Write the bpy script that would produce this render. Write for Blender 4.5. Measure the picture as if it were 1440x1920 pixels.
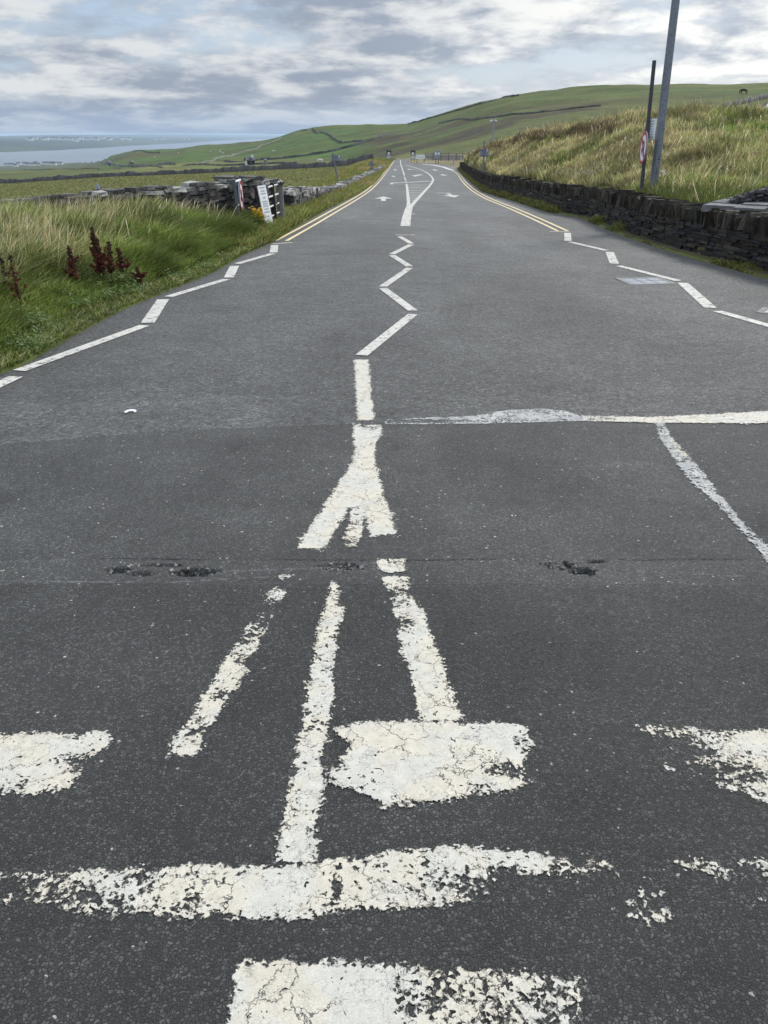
import bpy, math, random
import numpy as np
from math import radians as R, sin, cos, pi
random.seed(7); rng = np.random.default_rng(11)
S = bpy.context.scene; COL = S.collection
for o in list(bpy.data.objects): bpy.data.objects.remove(o)

# ------------------------------------------------------------ camera, sky, sun
F = 1500.0; PITCH = R(25.3); CH = 1.6
SP, CP = sin(PITCH), cos(PITCH)
cam = bpy.data.cameras.new('camera'); co = bpy.data.objects.new('camera', cam); COL.objects.link(co)
co.location = (0, 0, CH); co.rotation_euler = (pi/2 - PITCH, 0, 0)
cam.sensor_fit = 'VERTICAL'; cam.sensor_height = 24; cam.lens = 24*F/1920
cam.clip_start = 0.05; cam.clip_end = 90000
S.camera = co
SUN_EL, SUN_AZ = 38, 38        # degrees; azimuth clockwise from +Y
W = bpy.data.worlds.new('World'); S.world = W; W.use_nodes = True
def world():
    nt = W.node_tree; N = nt.nodes; L = nt.links; N.clear()
    out = N.new('ShaderNodeOutputWorld'); bg = N.new('ShaderNodeBackground'); bg.inputs[1].default_value = 0.10
    sky = N.new('ShaderNodeTexSky'); sky.sky_type = 'NISHITA'; sky.sun_disc = False
    sky.sun_elevation = R(SUN_EL); sky.sun_rotation = R(SUN_AZ); sky.air_density = 1.0; sky.dust_density = 1.5; sky.altitude = 100
    tc = N.new('ShaderNodeTexCoord'); sep = N.new('ShaderNodeSeparateXYZ'); L.new(tc.outputs['Generated'], sep.inputs[0])
    def M(op, a, b=None, c=None, clamp=False):
        n = N.new('ShaderNodeMath'); n.operation = op; n.use_clamp = clamp
        for i, v in enumerate((a, b, c)):
            if v is None: continue
            if isinstance(v, (int, float)): n.inputs[i].default_value = v
            else: L.new(v, n.inputs[i])
        return n.outputs[0]
    z = M('MAXIMUM', sep.outputs[2], 0.0)
    zz = M('POWER', z, 0.75)
    comb = N.new('ShaderNodeCombineXYZ'); L.new(sep.outputs[0], comb.inputs[0]); L.new(sep.outputs[1], comb.inputs[1]); L.new(M('MULTIPLY', zz, 2.5), comb.inputs[2])
    def noise(scale, detail, rough, dist, off):
        mp = N.new('ShaderNodeMapping'); mp.inputs['Location'].default_value = off; L.new(comb.outputs[0], mp.inputs[0])
        n = N.new('ShaderNodeTexNoise'); n.inputs['Scale'].default_value = scale; n.inputs['Detail'].default_value = detail
        n.inputs['Roughness'].default_value = rough; n.inputs['Distortion'].default_value = dist; L.new(mp.outputs[0], n.inputs['Vector'])
        return n.outputs['Fac']
    def mr(v, a, b, c=0, d=1, smooth=True):
        n = N.new('ShaderNodeMapRange'); n.interpolation_type = 'SMOOTHSTEP' if smooth else 'LINEAR'
        L.new(v, n.inputs[0]); n.inputs[1].default_value = a; n.inputs[2].default_value = b; n.inputs[3].default_value = c; n.inputs[4].default_value = d
        return n.outputs[0]
    big = noise(4.6, 8, 0.55, 0.15, (3.1, 1.7, 0.4))
    fine = noise(14, 8, 0.58, 0.15, (0.6, 4.2, 1.3))
    tone = noise(7.5, 7, 0.55, 0.1, (7.7, 2.2, 5.0))
    cov = mr(M('ADD', M('MULTIPLY', big, 0.62), M('MULTIPLY', fine, 0.38)), 0.37, 0.50)
    lit = mr(M('ADD', M('MULTIPLY', tone, 0.5), M('MULTIPLY', fine, 0.5)), 0.43, 0.60)
    sd = N.new('ShaderNodeVectorMath'); sd.operation = 'DOT_PRODUCT'
    L.new(tc.outputs['Generated'], sd.inputs[0]); a = R(32); sd.inputs[1].default_value = (sin(a), cos(a), 0.0)
    glow = mr(sd.outputs['Value'], 0.80, 1.0)
    def mixc(f, c1, c2):
        n = N.new('ShaderNodeMix'); n.data_type = 'RGBA'
        if isinstance(f, float): n.inputs[0].default_value = f
        else: L.new(f, n.inputs[0])
        for i, c in ((6, c1), (7, c2)):
            if isinstance(c, tuple): n.inputs[i].default_value = (*c, 1)
            else: L.new(c, n.inputs[i])
        return n.outputs[2]
    dark = mixc(glow, (2.25, 2.62, 3.25), (3.2, 3.6, 4.2))
    light = mixc(glow, (4.9, 5.1, 5.25), (7.2, 7.2, 6.95))
    cloud = mixc(lit, dark, light)
    gap = mixc(0.75, sky.outputs[0], (2.7, 3.45, 4.6))
    base = mixc(cov, gap, cloud)
    hz = mr(z, 0.0, 0.045, 1, 0)
    hcol = mixc(glow, (2.5, 3.3, 4.5), (5.4, 6.0, 6.5))
    fin = mixc(M('MULTIPLY', hz, 0.70), base, hcol)
    sc = N.new('ShaderNodeVectorMath'); sc.operation = 'SCALE'; L.new(fin, sc.inputs[0]); L.new(mr(z, 0.16, 0.6, 1.0, 2.4), sc.inputs['Scale'])
    L.new(sc.outputs[0], bg.inputs[0]); L.new(bg.outputs[0], out.inputs[0])
world()
sl = bpy.data.lights.new('sun', 'SUN'); so = bpy.data.objects.new('sun', sl); COL.objects.link(so)
sl.energy = 2.0; sl.angle = R(12); sl.color = (1.0, 0.95, 0.87)
so.rotation_euler = (R(90 - SUN_EL), 0, R(-SUN_AZ) + pi); so.location = (0, 0, 50)
so.rotation_euler = (R(-(90 - SUN_EL)), 0, R(-SUN_AZ))
S.view_settings.view_transform = 'Standard'; S.view_settings.look = 'None'
S.view_settings.exposure = 0.60; S.view_settings.gamma = 1.0
S.render.engine = 'CYCLES'

# ------------------------------------------------------------ helpers: rays, noise, terrain
def slope_of(py):
    v = (py - 960)/F
    return (-SP - v*CP)/(CP - v*SP)
def z_at(py, Y): return CH + Y*slope_of(py)
def x_at(px, py, Y):
    v = (py - 960)/F
    return (px - 720)/F*Y/(CP - v*SP)
def sm(t):
    t = np.clip(t, 0, 1); return t*t*(3 - 2*t)
_perm = rng.random((256, 256))
def vnoise(x, y):
    xi = np.floor(x).astype(int); yi = np.floor(y).astype(int); fx = x - xi; fy = y - yi
    fx = fx*fx*(3-2*fx); fy = fy*fy*(3-2*fy)
    g = lambda a, b: _perm[a & 255, b & 255]
    return (g(xi, yi)*(1-fx) + g(xi+1, yi)*fx)*(1-fy) + (g(xi, yi+1)*(1-fx) + g(xi+1, yi+1)*fx)*fy
def fbm(x, y, o=4, lac=2.03, g=0.5):
    s = 0; a = 1; t = 0
    for i in range(o):
        s = s + a*vnoise(x + 17.3*i, y - 9.1*i); t += a; a *= g; x = x*lac; y = y*lac
    return s/t
_RY = np.array([-60, 0, 20, 35, 60, 80, 105, 130, 150, 200, 400.])
_RZ = np.array([0.4, 0, -0.4, -0.80, -1.48, -1.92, -2.22, -2.32, -2.33, -3.4, -9.])
_ry = np.linspace(-60, 400, 4600); _rz = np.interp(_ry, _RY, _RZ)
_k = np.ones(81)/81; _rzs = np.convolve(np.pad(_rz, 40, mode='edge'), _k, 'valid')
_rzs = np.where(_ry < 14, _ry*-0.02, _rzs)
def roadz(Y): return np.interp(Y, _ry, _rzs)
def hit_road(px, py):
    s = slope_of(py)
    Ys = np.exp(np.linspace(math.log(0.3), math.log(170), 6000))
    f = CH + Ys*s - roadz(Ys)
    i = np.argmax(f < 0) if (f < 0).any() else len(Ys) - 1
    i = max(i, 1); f0, f1 = f[i-1], f[i]
    t = f0/(f0 - f1) if f0 != f1 else 0
    Y = Ys[i-1] + (Ys[i] - Ys[i-1])*min(max(t, 0), 1)
    return x_at(px, py, Y), Y
def edge(pts, pre, post):
    w = [hit_road(*p) for p in pts]
    ys = [p[1] for p in w]; xs = [p[0] for p in w]
    ys = [p[1] for p in pre] + ys + [p[1] for p in post]; xs = [p[0] for p in pre] + xs + [p[0] for p in post]
    o = np.argsort(ys); return np.array(ys)[o], np.array(xs)[o]
_LY, _LX = edge([(0,704),(70,666),(139,627),(228,580),(305,549),(400,510),(452,479),(515,452),(565,420),(615,392),(665,368),(700,346),(718,325),(734,305),(741,299.5)],
                [(-60,-60),(-30,1),(-14,2.2),(-8,3.2),(-4.9,4.4),(-3.8,5.3)], [(5,240),(20,420)])
_XL = _LX
_XR_pts = [(1440,524),(1382,507),(1257,472),(1194,451),(1132,428),(1090,409),(1024,397),(971,379),(906,360),(876,335),(856,314)]
_RYs, _RXs = edge(_XR_pts + [(850,311.3),(825,308),(790,306),(768,304.6),(765,299.5)], [(60,-60),(14,2),(9.5,6.0),(6.6,8.5)], [(15,240),(34,420)])
def smooth_edge(ys, xs):
    yy = np.concatenate([np.arange(-60, 30, .1), np.arange(30, 420, .5)]); xx = np.interp(yy, ys, xs)
    k = 7; ker = np.ones(k)/k; s = np.convolve(np.pad(xx, k//2, mode='edge'), ker, 'valid'); return yy, s
_LYs2, _LXs2 = smooth_edge(_LY, _LX); _RYs2, _RXs2 = smooth_edge(_RYs, _RXs)
def xL(Y): return np.interp(Y, _LYs2, _LXs2)
def xR(Y): return np.interp(Y, _RYs2, _RXs2)
def col_of(X, Y): return 720 + 1659*X/np.maximum(Y, 1.0)
# far land: for each column (pixel column at the horizon), distance and apparent row of a few land lines
def curve(d):   # {x: (y, Y)} -> arrays
    xs = sorted(d); return np.array(xs, float), np.array([d[x][1] for x in xs], float), np.array([z_at(d[x][0], d[x][1]) for x in xs], float)
C0 = (np.array([-2000., 4000]), np.array([20., 20]), np.array([-0.5, -0.5]))
C1 = curve({-600:(352,210), 0:(343,200), 190:(332,190), 350:(327,185), 500:(320,175), 600:(315,170), 700:(307,160), 765:(301,155), 850:(300,155), 960:(297,155), 1200:(286,150), 1440:(280,150), 2200:(280,150)})
C2 = curve({-600:(326,700), 0:(323,650), 190:(318,560), 350:(308,480), 500:(303,400), 600:(300,360), 700:(296,300), 765:(291,270), 850:(287,255), 960:(276,240), 1200:(256,240), 1440:(246,240), 2200:(240,240)})
C3 = curve({-600:(311,3300), 0:(309.5,3200), 100:(306.5,3000), 150:(303.5,2700), 180:(300.5,1900), 200:(294,1500), 225:(287,1400), 250:(282.5,1350), 325:(279,1250), 360:(275,1200), 390:(271.5,1150), 440:(269,1100), 490:(265,1000), 527:(255,950), 565:(244,900), 602:(237,850), 640:(234,820), 700:(232,780), 765:(231.5,730), 800:(222,690), 850:(208,640), 900:(193,600), 960:(179.5,560), 1000:(175,540), 1050:(169,520), 1120:(162,500), 1200:(158,480), 1440:(156,470), 2200:(156,470)})
_cx = C3[0]
C4 = (_cx, np.where(_cx < 190, C3[1]*1.05, C3[1]*1.5), np.where(_cx < 190, -112., C3[2] - 16))
C5 = (_cx, np.full(len(_cx), 3600.), np.full(len(_cx), -112.))
_sx = np.array([-600, 0, 100, 200, 300, 360, 440, 500, 560, 700., 2200]); _sy = np.array([288, 285.5, 282, 276.5, 270.5, 267.5, 262.5, 260.5, 259.5, 259, 259])
_sY = np.array([(-100 - CH)/slope_of(v) for v in _sy])
C6 = (_sx, _sY*0.985, np.full(len(_sx), -112.))
C7 = (_sx, _sY, np.full(len(_sx), -99.))
C8 = (_sx, _sY*1.03 + 60, np.full(len(_sx), -88.))
_s9 = np.array([264.5, 264.0, 263.5, 263, 262, 261, 258.5, 257, 256, 256, 256]); _Y9 = _sY*1.12 + 900
C9 = (_sx, _Y9, np.array([z_at(a, b) for a, b in zip(_s9, _Y9)]))
_s10 = np.array([259, 258.5, 257.5, 257, 257, 256, 255, 254.5, 254, 254, 254]); _Y10 = _Y9*1.35 + 1500
C10 = (_sx, _Y10, np.array([z_at(a, b) for a, b in zip(_s10, _Y10)]))
_s11 = np.array([255.5, 255, 252.5, 252.5, 251.0, 251.5, 252.2, 250.2, 249.6, 251, 251]); _Y11 = _Y10*1.25 + 2500
C11 = (_sx, _Y11, np.array([z_at(a, b) for a, b in zip(_s11, _Y11)]))
C12 = (_sx, _Y11*1.5, np.full(len(_sx), -160.))
CURVES = [C0, C1, C2, C3, C4, C5, C6, C7, C8, C9, C10, C11, C12]
def table_z(c, Y):
    Ys = [np.interp(c, k[0], k[1]) for k in CURVES]; Zs = [np.interp(c, k[0], k[2]) for k in CURVES]
    z = np.where(Y <= Ys[0], Zs[0], Zs[-1])
    for k in range(len(CURVES) - 1):
        m = (Y > Ys[k]) & (Y <= Ys[k+1]); t = (Y - Ys[k])/np.maximum(Ys[k+1] - Ys[k], 1e-6)
        if k == 2: t = 1 - (1 - t)**1.35
        z = np.where(m, Zs[k] + (Zs[k+1] - Zs[k])*np.clip(t, 0, 1), z)
    return z
# mound behind the right-hand wall
WALLPTS = [hit_road(*p) for p in _XR_pts]
_wx = np.array([col_of(np.array(x), np.array(y)) for x, y in WALLPTS] + [2300.]); _wY = np.array([y for x, y in WALLPTS] + [7.0])
_o = np.argsort(_wx); _wx, _wY = _wx[_o], _wY[_o]
_rid = [(852,306,104),(885,290,92),(905,280,84),(930,271,75),(960,262,66),(1000,248,57),(1060,240,49),(1110,231,43),(1180,218,37),(1300,216,34),(1440,215,33),(1900,213,31)]
_mx = np.array([float(col_of(np.array(x_at(a, b, y)), np.array(float(y)))) for a, b, y in _rid]); _mY = np.array([float(r[2]) for r in _rid]); _mz = np.array([z_at(b, y) for a, b, y in _rid]) - 0.25
def terrain(X, Y):
    X = np.asarray(X, float); Y = np.asarray(Y, float)
    zr = roadz(Y); c = col_of(X, Y); T = table_z(c, Y)
    nz = (fbm(X*0.9, Y*0.9, 3) - 0.5)
    big = (fbm(X*0.02 + 40, Y*0.02, 4) - 0.5)
    T = T + big*np.clip((Y - 120)*0.012, 0, 5)*np.where(Y > 2500, 0.15, 1) + nz*0.12
    dl = xL(Y) - X
    bh = np.interp(Y, [2, 6, 13, 16, 19, 25, 60], [.28, .36, .40, .33, .10, .10, .12])
    near = zr + 0.02 + bh*sm(dl/2.4) + nz*0.16*sm(dl/0.8)
    wf = sm((dl - 1.3)/(4 + .03*Y))*sm((Y - 15)/7)
    left = near*(1 - wf) + T*wf
    dr = X - xR(Y)
    verge = zr + 0.04 + nz*0.03
    Yw = np.interp(c, _wx, _wY); Yr = np.interp(c, _mx, _mY); mz = np.interp(c, _mx, _mz)
    zw = roadz(Yw) + 0.52
    s = (Y - Yw)/np.maximum(Yr - Yw, 1.0)
    e = np.clip(s, 0, 1); e = 0.55*e + 0.45*sm(e)
    m = zw + (mz - zw)*e
    m = np.where(s > 1, mz + (T - mz)*sm((Y - Yr)/(0.5*Yr)), m) + nz*0.3*sm(s*4)*sm((2.5 - s)) + (fbm(X*.25, Y*.25, 3) - .5)*0.5*sm(s*3)*sm((2.5 - s))
    wallend = 104.0
    ismound = (c > 852)
    wr = sm((dr - .36)/.24)
    r1 = verge*(1 - wr) + m*wr
    wr2 = sm((dr - .2)/(3 + .03*Y)); r2 = (zr + .02)*(1 - wr2) + T*wr2
    fade = sm((Y - 100)/15); right = np.where(ismound, r1*(1 - fade) + np.maximum(r2, m*1.0 - 50)*fade, r2)
    right = np.where(ismound & (Y >= 100), (r1*(1-fade) + r2*fade), right)
    z = np.where(dl > 0, left, np.where(dr > 0, right, zr - 0.12))
    w = sm((Y - 153)/30); return z*(1 - w) + T*w
PATH3 = [(x_at(a, b, y), y, z_at(b, y)) for a, b, y in ((1322, 389, 14.2), (1440, 353, 17.6), (1590, 343, 18.0), (1590, 404, 12.0))]
_terrain0 = terrain
def _inpoly(X, Y, P):
    ins = np.zeros(np.shape(X), bool); n = len(P)
    for i in range(n):
        x0, y0 = P[i][:2]; x1, y1 = P[(i+1) % n][:2]
        if y0 != y1: ins ^= ((Y > y0) != (Y > y1)) & (X < (x1 - x0)*(Y - y0)/(y1 - y0) + x0)
    return ins
def pathz(X, Y):
    A, B, D = [np.array(PATH3[i]) for i in (0, 1, 3)]; nn = np.cross(B - A, D - A); return A[2] - (nn[0]*(X - A[0]) + nn[1]*(Y - A[1]))/nn[2]
def terrain(X, Y):
    X = np.asarray(X, float); Y = np.asarray(Y, float); z = _terrain0(X, Y); return np.where(_inpoly(X, Y, PATH3), pathz(X, Y) - .07, z)
def hit(px, py, y0=2.0, y1=20000.0):
    s = slope_of(py); Ys = np.exp(np.linspace(math.log(y0), math.log(y1), 5000))
    v = (py - 960)/F; Xs = (px - 720)/F*Ys/(CP - v*SP)
    f = CH + Ys*s - np.maximum(terrain(Xs, Ys), np.where((Ys < 160) & (Xs > xL(Ys)) & (Xs < xR(Ys)), roadz(Ys), -1e9))
    b = np.nonzero(f < 0)[0]; i = b[0] if len(b) else len(Ys) - 1
    return float(Xs[i]), float(Ys[i]), float(terrain(Xs[i], Ys[i]))

# ------------------------------------------------------------ helpers: materials
def MAT(name, build):
    m = bpy.data.materials.new(name); m.use_nodes = True; nt = m.node_tree
    b = nt.nodes['Principled BSDF']; build(nt, b); return m
class NT:
    def __init__(s, nt, b): s.nt, s.b, s.N, s.L = nt, b, nt.nodes, nt.links; s.tc = None
    def coord(s, kind='Object'):
        if s.tc is None: s.tc = s.N.new('ShaderNodeTexCoord')
        return s.tc.outputs[kind]
    def setin(s, sock, v):
        if isinstance(v, tuple): sock.default_value = (*v, 1) if len(v) == 3 and sock.type == 'RGBA' else v
        elif isinstance(v, (int, float)): sock.default_value = v
        else: s.L.new(v, sock)
    def noise(s, scale, detail=4, rough=.5, dist=0, vec=None, stretch=None, color=False):
        n = s.N.new('ShaderNodeTexNoise'); n.inputs['Scale'].default_value = scale; n.inputs['Detail'].default_value = detail
        n.inputs['Roughness'].default_value = rough; n.inputs['Distortion'].default_value = dist
        v = vec or s.coord()
        if stretch:
            mp = s.N.new('ShaderNodeMapping'); mp.inputs['Scale'].default_value = stretch; s.L.new(v, mp.inputs[0]); v = mp.outputs[0]
        s.L.new(v, n.inputs['Vector']); return n.outputs['Color' if color else 'Fac']
    def voro(s, scale, feature='F1', out='Distance', vec=None, rnd=1.0):
        n = s.N.new('ShaderNodeTexVoronoi'); n.feature = feature; n.inputs['Scale'].default_value = scale
        n.inputs['Randomness'].default_value = rnd; s.L.new(vec or s.coord(), n.inputs['Vector']); return n.outputs[out]
    def math(s, op, a, b=0.0, c=0.0, clamp=False):
        n = s.N.new('ShaderNodeMath'); n.operation = op; n.use_clamp = clamp
        s.setin(n.inputs[0], a); s.setin(n.inputs[1], b); s.setin(n.inputs[2], c); return n.outputs[0]
    def mr(s, v, a, b, c=0.0, d=1.0, smooth=True):
        n = s.N.new('ShaderNodeMapRange'); n.interpolation_type = 'SMOOTHSTEP' if smooth else 'LINEAR'
        s.setin(n.inputs[0], v)
        for i, k in enumerate((a, b, c, d)): s.setin(n.inputs[i+1], k)
        return n.outputs[0]
    def mix(s, f, a, b, mode='MIX'):
        n = s.N.new('ShaderNodeMix'); n.data_type = 'RGBA'; n.blend_type = mode
        s.setin(n.inputs[0], f); s.setin(n.inputs[6], a); s.setin(n.inputs[7], b); return n.outputs[2]
    def attr(s, name, out='Fac'):
        n = s.N.new('ShaderNodeAttribute'); n.attribute_name = name; return n.outputs[out]
    def bump(s, h, strength, dist, normal=None):
        n = s.N.new('ShaderNodeBump'); n.inputs['Strength'].default_value = strength; n.inputs['Distance'].default_value = dist
        s.L.new(h, n.inputs['Height'])
        if normal: s.L.new(normal, n.inputs['Normal'])
        return n.outputs[0]
def simple(name, col, rough=.7, var=.25, scale=8, metal=0.0, bump=0.0, spec=.5, useattr=False):
    def bld(nt, b):
        t = NT(nt, b); n = t.noise(scale, 5, .6)
        f = t.mr(n, .3, .7, 1 - var, 1 + var, False)
        g = nt.nodes.new('ShaderNodeVectorMath'); g.operation = 'SCALE'
        if useattr: nt.links.new(t.attr('Col', 'Color'), g.inputs[0])
        else: g.inputs[0].default_value = col
        nt.links.new(f, g.inputs['Scale']); nt.links.new(g.outputs[0], b.inputs['Base Color'])
        b.inputs['Roughness'].default_value = rough; b.inputs['Metallic'].default_value = metal; b.inputs['Specular IOR Level'].default_value = spec
        if bump: nt.links.new(t.bump(n, 1.0, bump), b.inputs['Normal'])
    return MAT(name, bld)
M = {}
def ground_mat(nt, b):
    t = NT(nt, b); c = t.attr('Col', 'Color')
    n1 = t.noise(0.035, 8, .62); n2 = t.noise(0.6, 6, .6); n3 = t.noise(9, 5, .6)
    n4 = t.noise(0.25, 6, .65, stretch=(0.5, 1.6, 1))
    f = t.math('MULTIPLY', t.mr(n1, .3, .7, .62, 1.38, False), t.math('MULTIPLY', t.mr(n2, .3, .7, .68, 1.32, False), t.math('MULTIPLY', t.mr(n3, .3, .7, .75, 1.25, False), t.mr(n4, .3, .7, .75, 1.25, False))))
    g = nt.nodes.new('ShaderNodeVectorMath'); g.operation = 'SCALE'; nt.links.new(c, g.inputs[0]); nt.links.new(f, g.inputs['Scale'])
    hue = t.mr(t.noise(0.08, 6, .6), .42, .62)
    col = t.mix(t.math('MULTIPLY', hue, .35), g.outputs[0], (.105, .085, .03))
    nt.links.new(col, b.inputs['Base Color']); b.inputs['Roughness'].default_value = .95; b.inputs['Specular IOR Level'].default_value = .15
    nt.links.new(t.bump(n2, .6, .35, t.bump(n1, .5, 5.0)), b.inputs['Normal'])
M['ground'] = MAT('grass land', ground_mat)
def asphalt(nt, b):
    t = NT(nt, b)
    zone = t.attr('zone'); tint = t.attr('tint'); rough_a = t.attr('coarse')
    warp = t.noise(60, 3, .5, color=True)
    vm = nt.nodes.new('ShaderNodeVectorMath'); vm.operation = 'MULTIPLY_ADD'; nt.links.new(warp, vm.inputs[0]); vm.inputs[1].default_value = (.012,)*3; nt.links.new(t.coord(), vm.inputs[2])
    v = vm.outputs[0]
    cellc = t.voro(115, 'F1', 'Color', v); cd = t.voro(115, 'F1', 'Distance', v); ed = t.voro(115, 'DISTANCE_TO_EDGE', 'Distance', v)
    sep = nt.nodes.new('ShaderNodeSeparateColor'); nt.links.new(cellc, sep.inputs[0])
    rnd = sep.outputs[0]; rnd2 = sep.outputs[1]
    stone = t.mr(ed, .01, .15)                     # inside of a chip
    chip = t.math('MULTIPLY', stone, t.mr(rnd2, .1, .4))
    lum = t.mr(t.math('POWER', rnd, 1.6), 0, 1, .030, .092, False)
    lum = t.math('MULTIPLY', lum, t.mr(t.noise(300, 3, .6), .3, .7, .8, 1.2, False))
    fine = t.mr(t.noise(420, 3, .7), .3, .7, .012, .042, False)
    nearc = t.mix(chip, fine, lum)
    speck = t.math('GREATER_THAN', rnd, .996)
    nearc = t.mix(t.math('MULTIPLY', speck, chip), nearc, (.30, .29, .27))
    farl = t.math('MULTIPLY', t.mr(t.noise(75, 6, .9), .38, .62, .020, .155, False), t.mr(t.noise(24, 4, .75), .3, .7, .66, 1.34, False))
    v2 = t.voro(48, 'F1', 'Color', v); sp2 = nt.nodes.new('ShaderNodeSeparateColor'); nt.links.new(v2, sp2.inputs[0])
    farl = t.math('MULTIPLY', farl, t.mr(t.math('POWER', sp2.outputs[0], 2.0), 0, 1, .78, 1.45, False))
    farc = t.mix(t.math('MULTIPLY', t.math('GREATER_THAN', sp2.outputs[1], .985), t.math('LESS_THAN', t.voro(48, 'F1', 'Distance', v), .35)), farl, (.34, .34, .33))
    zz = t.mr(t.math('ADD', zone, t.mr(t.noise(25, 4, .6), .3, .7, -.06, .06, False)), .45, .55)
    base = t.mix(zz, farc, nearc)
    # blue-grey cast, broad wear
    lw = t.math('MULTIPLY', t.mr(t.noise(1.6, 7, .62), .3, .7, .80, 1.20, False), t.math('MULTIPLY', t.mr(t.noise(6, 5, .65), .3, .7, .86, 1.14, False), t.mr(t.noise(.55, 5, .6, stretch=(1, .28, 1)), .3, .7, .80, 1.20, False)))
    stain = t.mr(t.noise(.9, 5, .6, .4), .60, .70, 1.0, .72); lw = t.math('MULTIPLY', lw, stain)
    f = t.math('MULTIPLY', lw, t.math('MULTIPLY', tint, t.math('MULTIPLY_ADD', zz, .12, 1.0)))
    g = nt.nodes.new('ShaderNodeVectorMath'); g.operation = 'SCALE'; nt.links.new(base, g.inputs[0]); nt.links.new(f, g.inputs['Scale'])
    col = t.mix(1.0, g.outputs[0], (1.0, 1.015, .985), 'MULTIPLY')
    dust = t.mr(t.math('ADD', t.attr('dust'), t.mr(t.noise(22, 6, .75), .3, .7, -.22, .22, False)), .35, .9)
    col = t.mix(dust, col, (.27, .27, .27))
    dk = t.mr(t.math('ADD', t.attr('crack_dark'), t.mr(t.noise(60, 4, .7), .3, .7, -.3, .3, False)), .4, .7)
    col = t.mix(dk, col, (.012, .012, .013))
    nt.links.new(col, b.inputs['Base Color'])
    nt.links.new(t.mr(rnd2, 0, 1, .62, .9, False), b.inputs['Roughness']); b.inputs['Specular IOR Level'].default_value = .38
    h = t.math('ADD', t.math('MULTIPLY', stone, t.mr(rnd, 0, 1, .4, 1.0, False)), t.math('MULTIPLY', t.noise(260, 4, .7), .7))
    h2 = t.noise(130, 5, .8)
    hh = t.math('ADD', t.math('MULTIPLY', h, zz), t.math('MULTIPLY', h2, t.math('MULTIPLY_ADD', zz, -1.8, 2.0)))
    nt.links.new(t.bump(hh, 1.0, .006), b.inputs['Normal'])
M['asphalt'] = MAT('asphalt', asphalt)
def paint_mat(name, c1, c2, base_wear=0.0, attrs=True):
    def bld(nt, b):
        t = NT(nt, b)
        n = t.noise(50, 8, .76, .5); n2 = t.noise(14, 4, .6, .4); n3 = t.noise(5, 4, .6)
        val = t.math('ADD', t.math('MULTIPLY', t.math('SUBTRACT', n, .5), 4.2), t.math('MULTIPLY', t.math('SUBTRACT', n2, .5), 4.2))
        if attrs:
            sd = t.mr(t.attr('sd'), -.02, .02, -1.5, 1.35, False)
            val = t.math('ADD', t.math('ADD', val, sd), t.math('MULTIPLY', t.attr('wear'), -3.3))
            crs = nt.nodes.new('ShaderNodeVectorMath'); crs.operation = 'MULTIPLY_ADD'
            nt.links.new(t.noise(9, 5, .7, color=True), crs.inputs[0]); crs.inputs[1].default_value = (.16,)*3; nt.links.new(t.coord(), crs.inputs[2])
            e = t.voro(7.5, 'DISTANCE_TO_EDGE', 'Distance', crs.outputs[0])
            e2 = t.voro(26, 'DISTANCE_TO_EDGE', 'Distance', crs.outputs[0])
            ck = t.math('MULTIPLY', t.math('LESS_THAN', e, t.mr(n3, .45, .6, .004, .017)), 1.0)
            ck2 = t.math('MULTIPLY', t.math('LESS_THAN', e2, .028), t.mr(n2, .5, .58))
            ckk = t.math('MAXIMUM', ck, t.math('MULTIPLY', ck2, .55))
            hc = t.voro(105, 'F1', 'Color'); sepc = nt.nodes.new('ShaderNodeSeparateColor'); nt.links.new(hc, sepc.inputs[0])
            val = t.math('ADD', val, t.math('MULTIPLY', t.math('SUBTRACT', sepc.outputs[0], .5), 1.3))
            val = t.math('SUBTRACT', val, t.mr(t.noise(38, 4, .6, .6), .62, .66, 0, 1.6))
            val = t.math('ADD', val, .35)
        else:
            val = t.math('ADD', val, 1.3 - base_wear*2.2)
            ckk = None
        mask = t.mr(val, -.25, .25)
        col = t.mix(t.mr(n3, .42, .58), c1, c2)
        dirt = t.math('MULTIPLY', t.mr(t.noise(240, 3, .7), .3, .7, .80, 1.08, False), t.mr(t.noise(30, 4, .6), .3, .7, .88, 1.06, False))
        g = nt.nodes.new('ShaderNodeVectorMath'); g.operation = 'SCALE'; nt.links.new(col, g.inputs[0]); nt.links.new(dirt, g.inputs['Scale']); col = g.outputs[0]
        if ckk is not None: col = t.mix(t.math('MULTIPLY', ckk, .85), col, (.05, .05, .05))
        nt.links.new(col, b.inputs['Base Color']); b.inputs['Roughness'].default_value = .75; b.inputs['Specular IOR Level'].default_value = .3
        nt.links.new(t.bump(t.noise(260, 4, .7), .5, .002), b.inputs['Normal'])
        tr = nt.nodes.new('ShaderNodeBsdfTransparent'); mx = nt.nodes.new('ShaderNodeMixShader')
        nt.links.new(mask, mx.inputs[0]); nt.links.new(tr.outputs[0], mx.inputs[1]); nt.links.new(b.outputs[0], mx.inputs[2])
        nt.links.new(mx.outputs[0], nt.nodes['Material Output'].inputs[0])
    return MAT(name, bld)
M['worn'] = paint_mat('worn white paint', (.50, .485, .43), (.53, .49, .405))
M['white'] = paint_mat('white paint', (.47, .465, .43), (.52, .505, .455), .36, False)
M['faded'] = paint_mat('faded white paint', (.48, .48, .46), (.54, .53, .50), .25, False)
M['yellow'] = paint_mat('yellow paint', (.62, .50, .27), (.66, .55, .34), .0, False)
M['dusty'] = paint_mat('dusty seal', (.33, .335, .33), (.42, .42, .40))
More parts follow.
